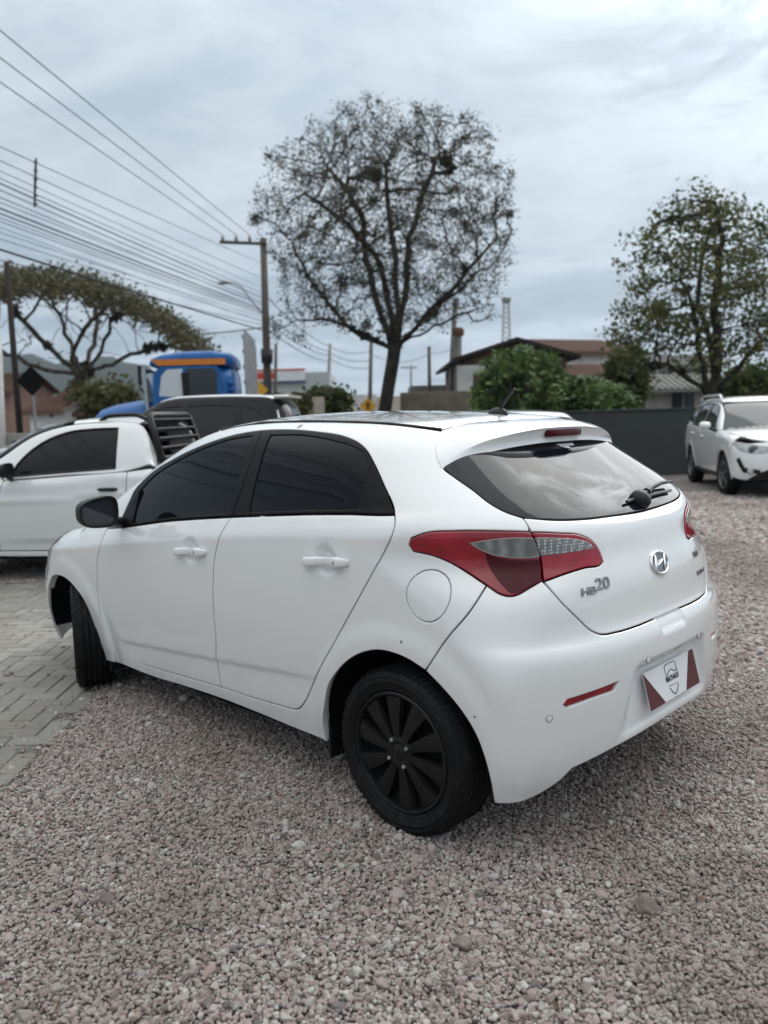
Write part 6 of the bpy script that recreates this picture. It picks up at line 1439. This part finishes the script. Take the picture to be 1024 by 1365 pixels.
# lattice mast far away
DL = 190.; b_ = at(675, 548, DL); lt = empty('lattice_mast', (b_[0], b_[1], 0)); tag(lt, 'pale lattice radio mast far behind the gabled house', 'mast'); o_ = np.array([b_[0], b_[1], 0])
for (x0, x1) in ((666, 671.5), (684, 678.5)):
    for dd in (-1.2, 1.2): m = MB(); m.tube([loc(x0, 560, DL+dd, o_), loc(x1, 400, DL+dd*.5, o_)], .16, 5); m.build('mast_leg', conc_pole, lt)
m = MB()
for i in range(24):
    f0 = i/24; f1 = (i+1)/24; y0 = 560-160*f0; y1 = 560-160*f1; w0 = 9-5.5*f0; w1 = 9-5.5*f1
    m.tube([loc(675-w0, y0, DL, o_), loc(675+w1, y1, DL, o_)], .09, 4); m.tube([loc(675+w0, y0, DL, o_), loc(675-w1, y1, DL, o_)], .09, 4)
m.build('bracing', conc_pole, lt); m = MB(); m.tube([loc(675, 403, DL, o_), loc(675, 398, DL, o_)], [1.0, 1.2], 10); m.build('platform', conc_pole, lt)
# wires
def wire(name, label, A, B_, rad, sag, group):
    A = np.array(A); B_ = np.array(B_); P = []
    for t in np.linspace(0, 1, 25): p = A*(1-t)+B_*t; p[2] -= sag*4*t*(1-t); P.append(tuple(p))
    m = MB(); m.tube(P, rad, 6); tag(m.build(name, cable_m, None, True), label, 'cable', group)
def zdepth(px, py, z):     # depth at which the sight line reaches height z
    d = FW+RT*(px-512)/FPX-UP*(py-682.5)/FPX; return (z-CAM[2])/d[2]
def to_left(x0, y0, D, yl, z, rad, sag, label, group, name='power_line'):
    s = (y0-yl)/x0; xe = -420.; ye = yl+s*xe; De = zdepth(xe, ye, z); P0 = at(x0, y0, D); P1 = at(xe, ye, De); wire(name, label, P0, P0+(P1-P0)*2.0*[1, 1, .5]+[0, 0, (P1-P0)[2]], rad, sag, group)
for x, yl, wh in ((297, 101, 'insulator farthest from the pole'), (315, 68, 'middle insulator'), (333, 31, 'insulator nearest the pole')):
    to_left(x, 313, D0-.15, yl+3, 9.4, .013, .10, 'bare power line tied to the crossarm\'s '+wh, 'power lines from the crossarm')
for i, (y0, yl, r_) in enumerate(((352, 186, .012), (372, 205, .012), (384, 219, .010), (392, 229, .012), (406, 262, .012), (418, 283, .012), (430, 296, .010), (398, 236, .022), (404, 245, .016), (408, 255, .014), (413, 270, .028), (416, 277, .022), (420, 288, .014), (424, 303, .012), (428, 312, .012))):
    to_left(352, y0, D0-.2, yl-1, 6.7, r_*.72, .16, 'thin telephone cable in the bundle below the power lines', 'cable bundle below the power lines', 'telephone_cable')
to_left(353, 441, D0-.2, 320, 5.6, .026, .22, 'thick drooping black cable lowest of the bundle', None, 'thick_cable')
to_left(353, 434, D0-.2, 338, 5.6, .012, .16, 'thin cable just under the thick drooping one', None, 'telephone_cable')
wire('short_cable', 'cable crossing low behind the flat-topped tree to the utility pole', at(352, 436, D0), at(180, 440, 60), .03, .3, None)
for i, (y0, x1, y1, D1) in enumerate(((395, 440, 462, 61.5), (420, 440, 468, 61.5), (428, 440, 474, 61.5), (438, 440, 482, 61.5))):
    wire('telephone_cable', 'thin cable running on from the utility pole towards the concrete pole by the store', at(355, y0, D0), at(x1, y1, D1), .022, .3, 'cables beyond the utility pole')
for i, (y0, y1) in enumerate(((462, 468), (470, 480), (478, 490))):
    wire('telephone_cable', 'thin cable slung between the concrete pole by the store and the dark far pole', at(440, y0, 61.8), at(494, y1, 55.), .022, .3, 'cables between the far poles')
wire('telephone_cable', 'thin cable from the slim dark pole to the tank post', at(572, 470, 38.), at(610, 462, 31.), .010, .1, None); wire('telephone_cable', 'thin cable from the dark far pole to the slim dark pole', at(494, 470, 55.), at(572, 472, 38.), .014, .5, None)
m = MB(); Dn = zdepth(47, 212, 8.5); m.tube([tuple(at(48, 211, Dn)), tuple(at(47, 240, Dn)), tuple(at(46, 276, Dn))], [.03, .035, .03], 6)
for k in range(6): m.tube([tuple(at(45, 216+k*11, Dn)), tuple(at(50, 217+k*11, Dn))], .028, 5)
tag(m.build('cable_spacer', cable_m), 'upright spacer rod hanging among the overhead cables', 'cable spacer')
# signs
def diamond(name, label, cx, cy, s, D, mat, post, turn=0.):
    b = at(cx, 555, D); t = empty(name, (b[0], b[1], 0), YAW-math.pi/2+turn); tag(t, label, 'sign'); z = zpx(cy, cx, D); k = s*PXM(D)
    m = MB(); m.prism([(0, -k), (k, 0), (0, k), (-k, 0)], .03, Matrix.Translation((0, 0, z)) @ Matrix.Rotation(R(90), 4, 'X')); m.build('sign_plate', mat, t); m = MB(); m.tube([(0, .03, -.1), (0, .03, z)], .03, 6); m.build('sign_post', post, t); return t, z, k
yel = mat_plain('yellow_sign', (.70, .36, .02), .5)
diamond('warning_sign', 'yellow diamond warning sign at the foot of the utility pole', 345, 520, 14, 30., yel, metal_g)
t, z, k = diamond('warning_sign', 'yellow diamond warning sign left of the round tree trunk', 491, 541, 11, 42., yel, metal_g)
m = MB(); m.bbox((-.05*1, -.05, z-k*.45), (.05, -.031, z+k*.45), .004); m.bbox((-k*.3, -.05, z+.02), (k*.3, -.031, z+.10), .004); m.build('sign_symbol', cable_m, t)
diamond('sign_back', 'black back of a diamond road sign beside the dark wooden pole', 46, 508, 20, 22., black_matte, metal_g)
# small parked car by the little house
def far_car():
    p = suv_profile(1.47, paint=silver, glass=glass_mid, trim=black_plastic, windows=[[(1.02, 1.02), (1.93, .985), (1.80, 1.09), (1.55, 1.28), (1.38, 1.33), (1.05, 1.35)], [(.14, 1.05), (.93, 1.025), (.95, 1.35), (.50, 1.345), (.16, 1.31)]], roofmat=white_far,
        belt=([-.8, 0, 1.5, 2.6, 3.5], [1.05, 1.04, 1.0, .93, .86]), hood=([2.0, 2.5, 3.0, 3.35, 3.6], [1.02, .985, .91, .80, .62]), lampz=.70, wr=.31, arches=((0., .36), (2.64, .36)), mirror=(1.94, 1.05, .985), handles=[(.22, .88), (1.10, .86)],
        rear_seam=lambda B: B.side([(-.55, 1.25)]), nose=lambda B: B.end([(0, .62), (.40, .62)], 1)+B.side([(3.12, .62), (3.06, .5), (3.04, .32)])+B.end([(.5, .28), (0, .28)], 1), gate=lambda B: B.end([(0, 1.0), (.58, 1.0), (.62, .9), (.56, .64), (0, .64)], -1), backlight=lambda B: B.end([(0, 1.02), (.58, 1.02), (.50, 1.33), (0, 1.36)], -1), grid=.12)
    c = at(86, 566, 19.); h = R(75); o = c[:2]-np.array([math.cos(h), math.sin(h)])*1.0
    car_from('far_car', 'small pale car parked before the whitewashed house', 'car', p, (o[0], o[1], 0), h)
far_car()

# ------------------------------------------------------------------ the moist air between here and the hills
m = MB(); m.box((-1300, -1600, -9.5), (1600, 700, 175)); hz_ = m.build('haze', None); tag(hz_, 'thin pale haze over the whole street', 'haze', kind='stuff')
hm = bpy.data.materials.new('haze_air'); hm.use_nodes = True; nt_ = hm.node_tree; nt_.nodes.clear(); ho = nt_.nodes.new('ShaderNodeOutputMaterial'); pv_ = nt_.nodes.new('ShaderNodeVolumePrincipled')
pv_.inputs['Color'].default_value = (.72, .82, .95, 1); pv_.inputs['Density'].default_value = .0002; pv_.inputs['Anisotropy'].default_value = .2; nt_.links.new(pv_.outputs[0], ho.inputs['Volume']); hz_.data.materials.append(hm)
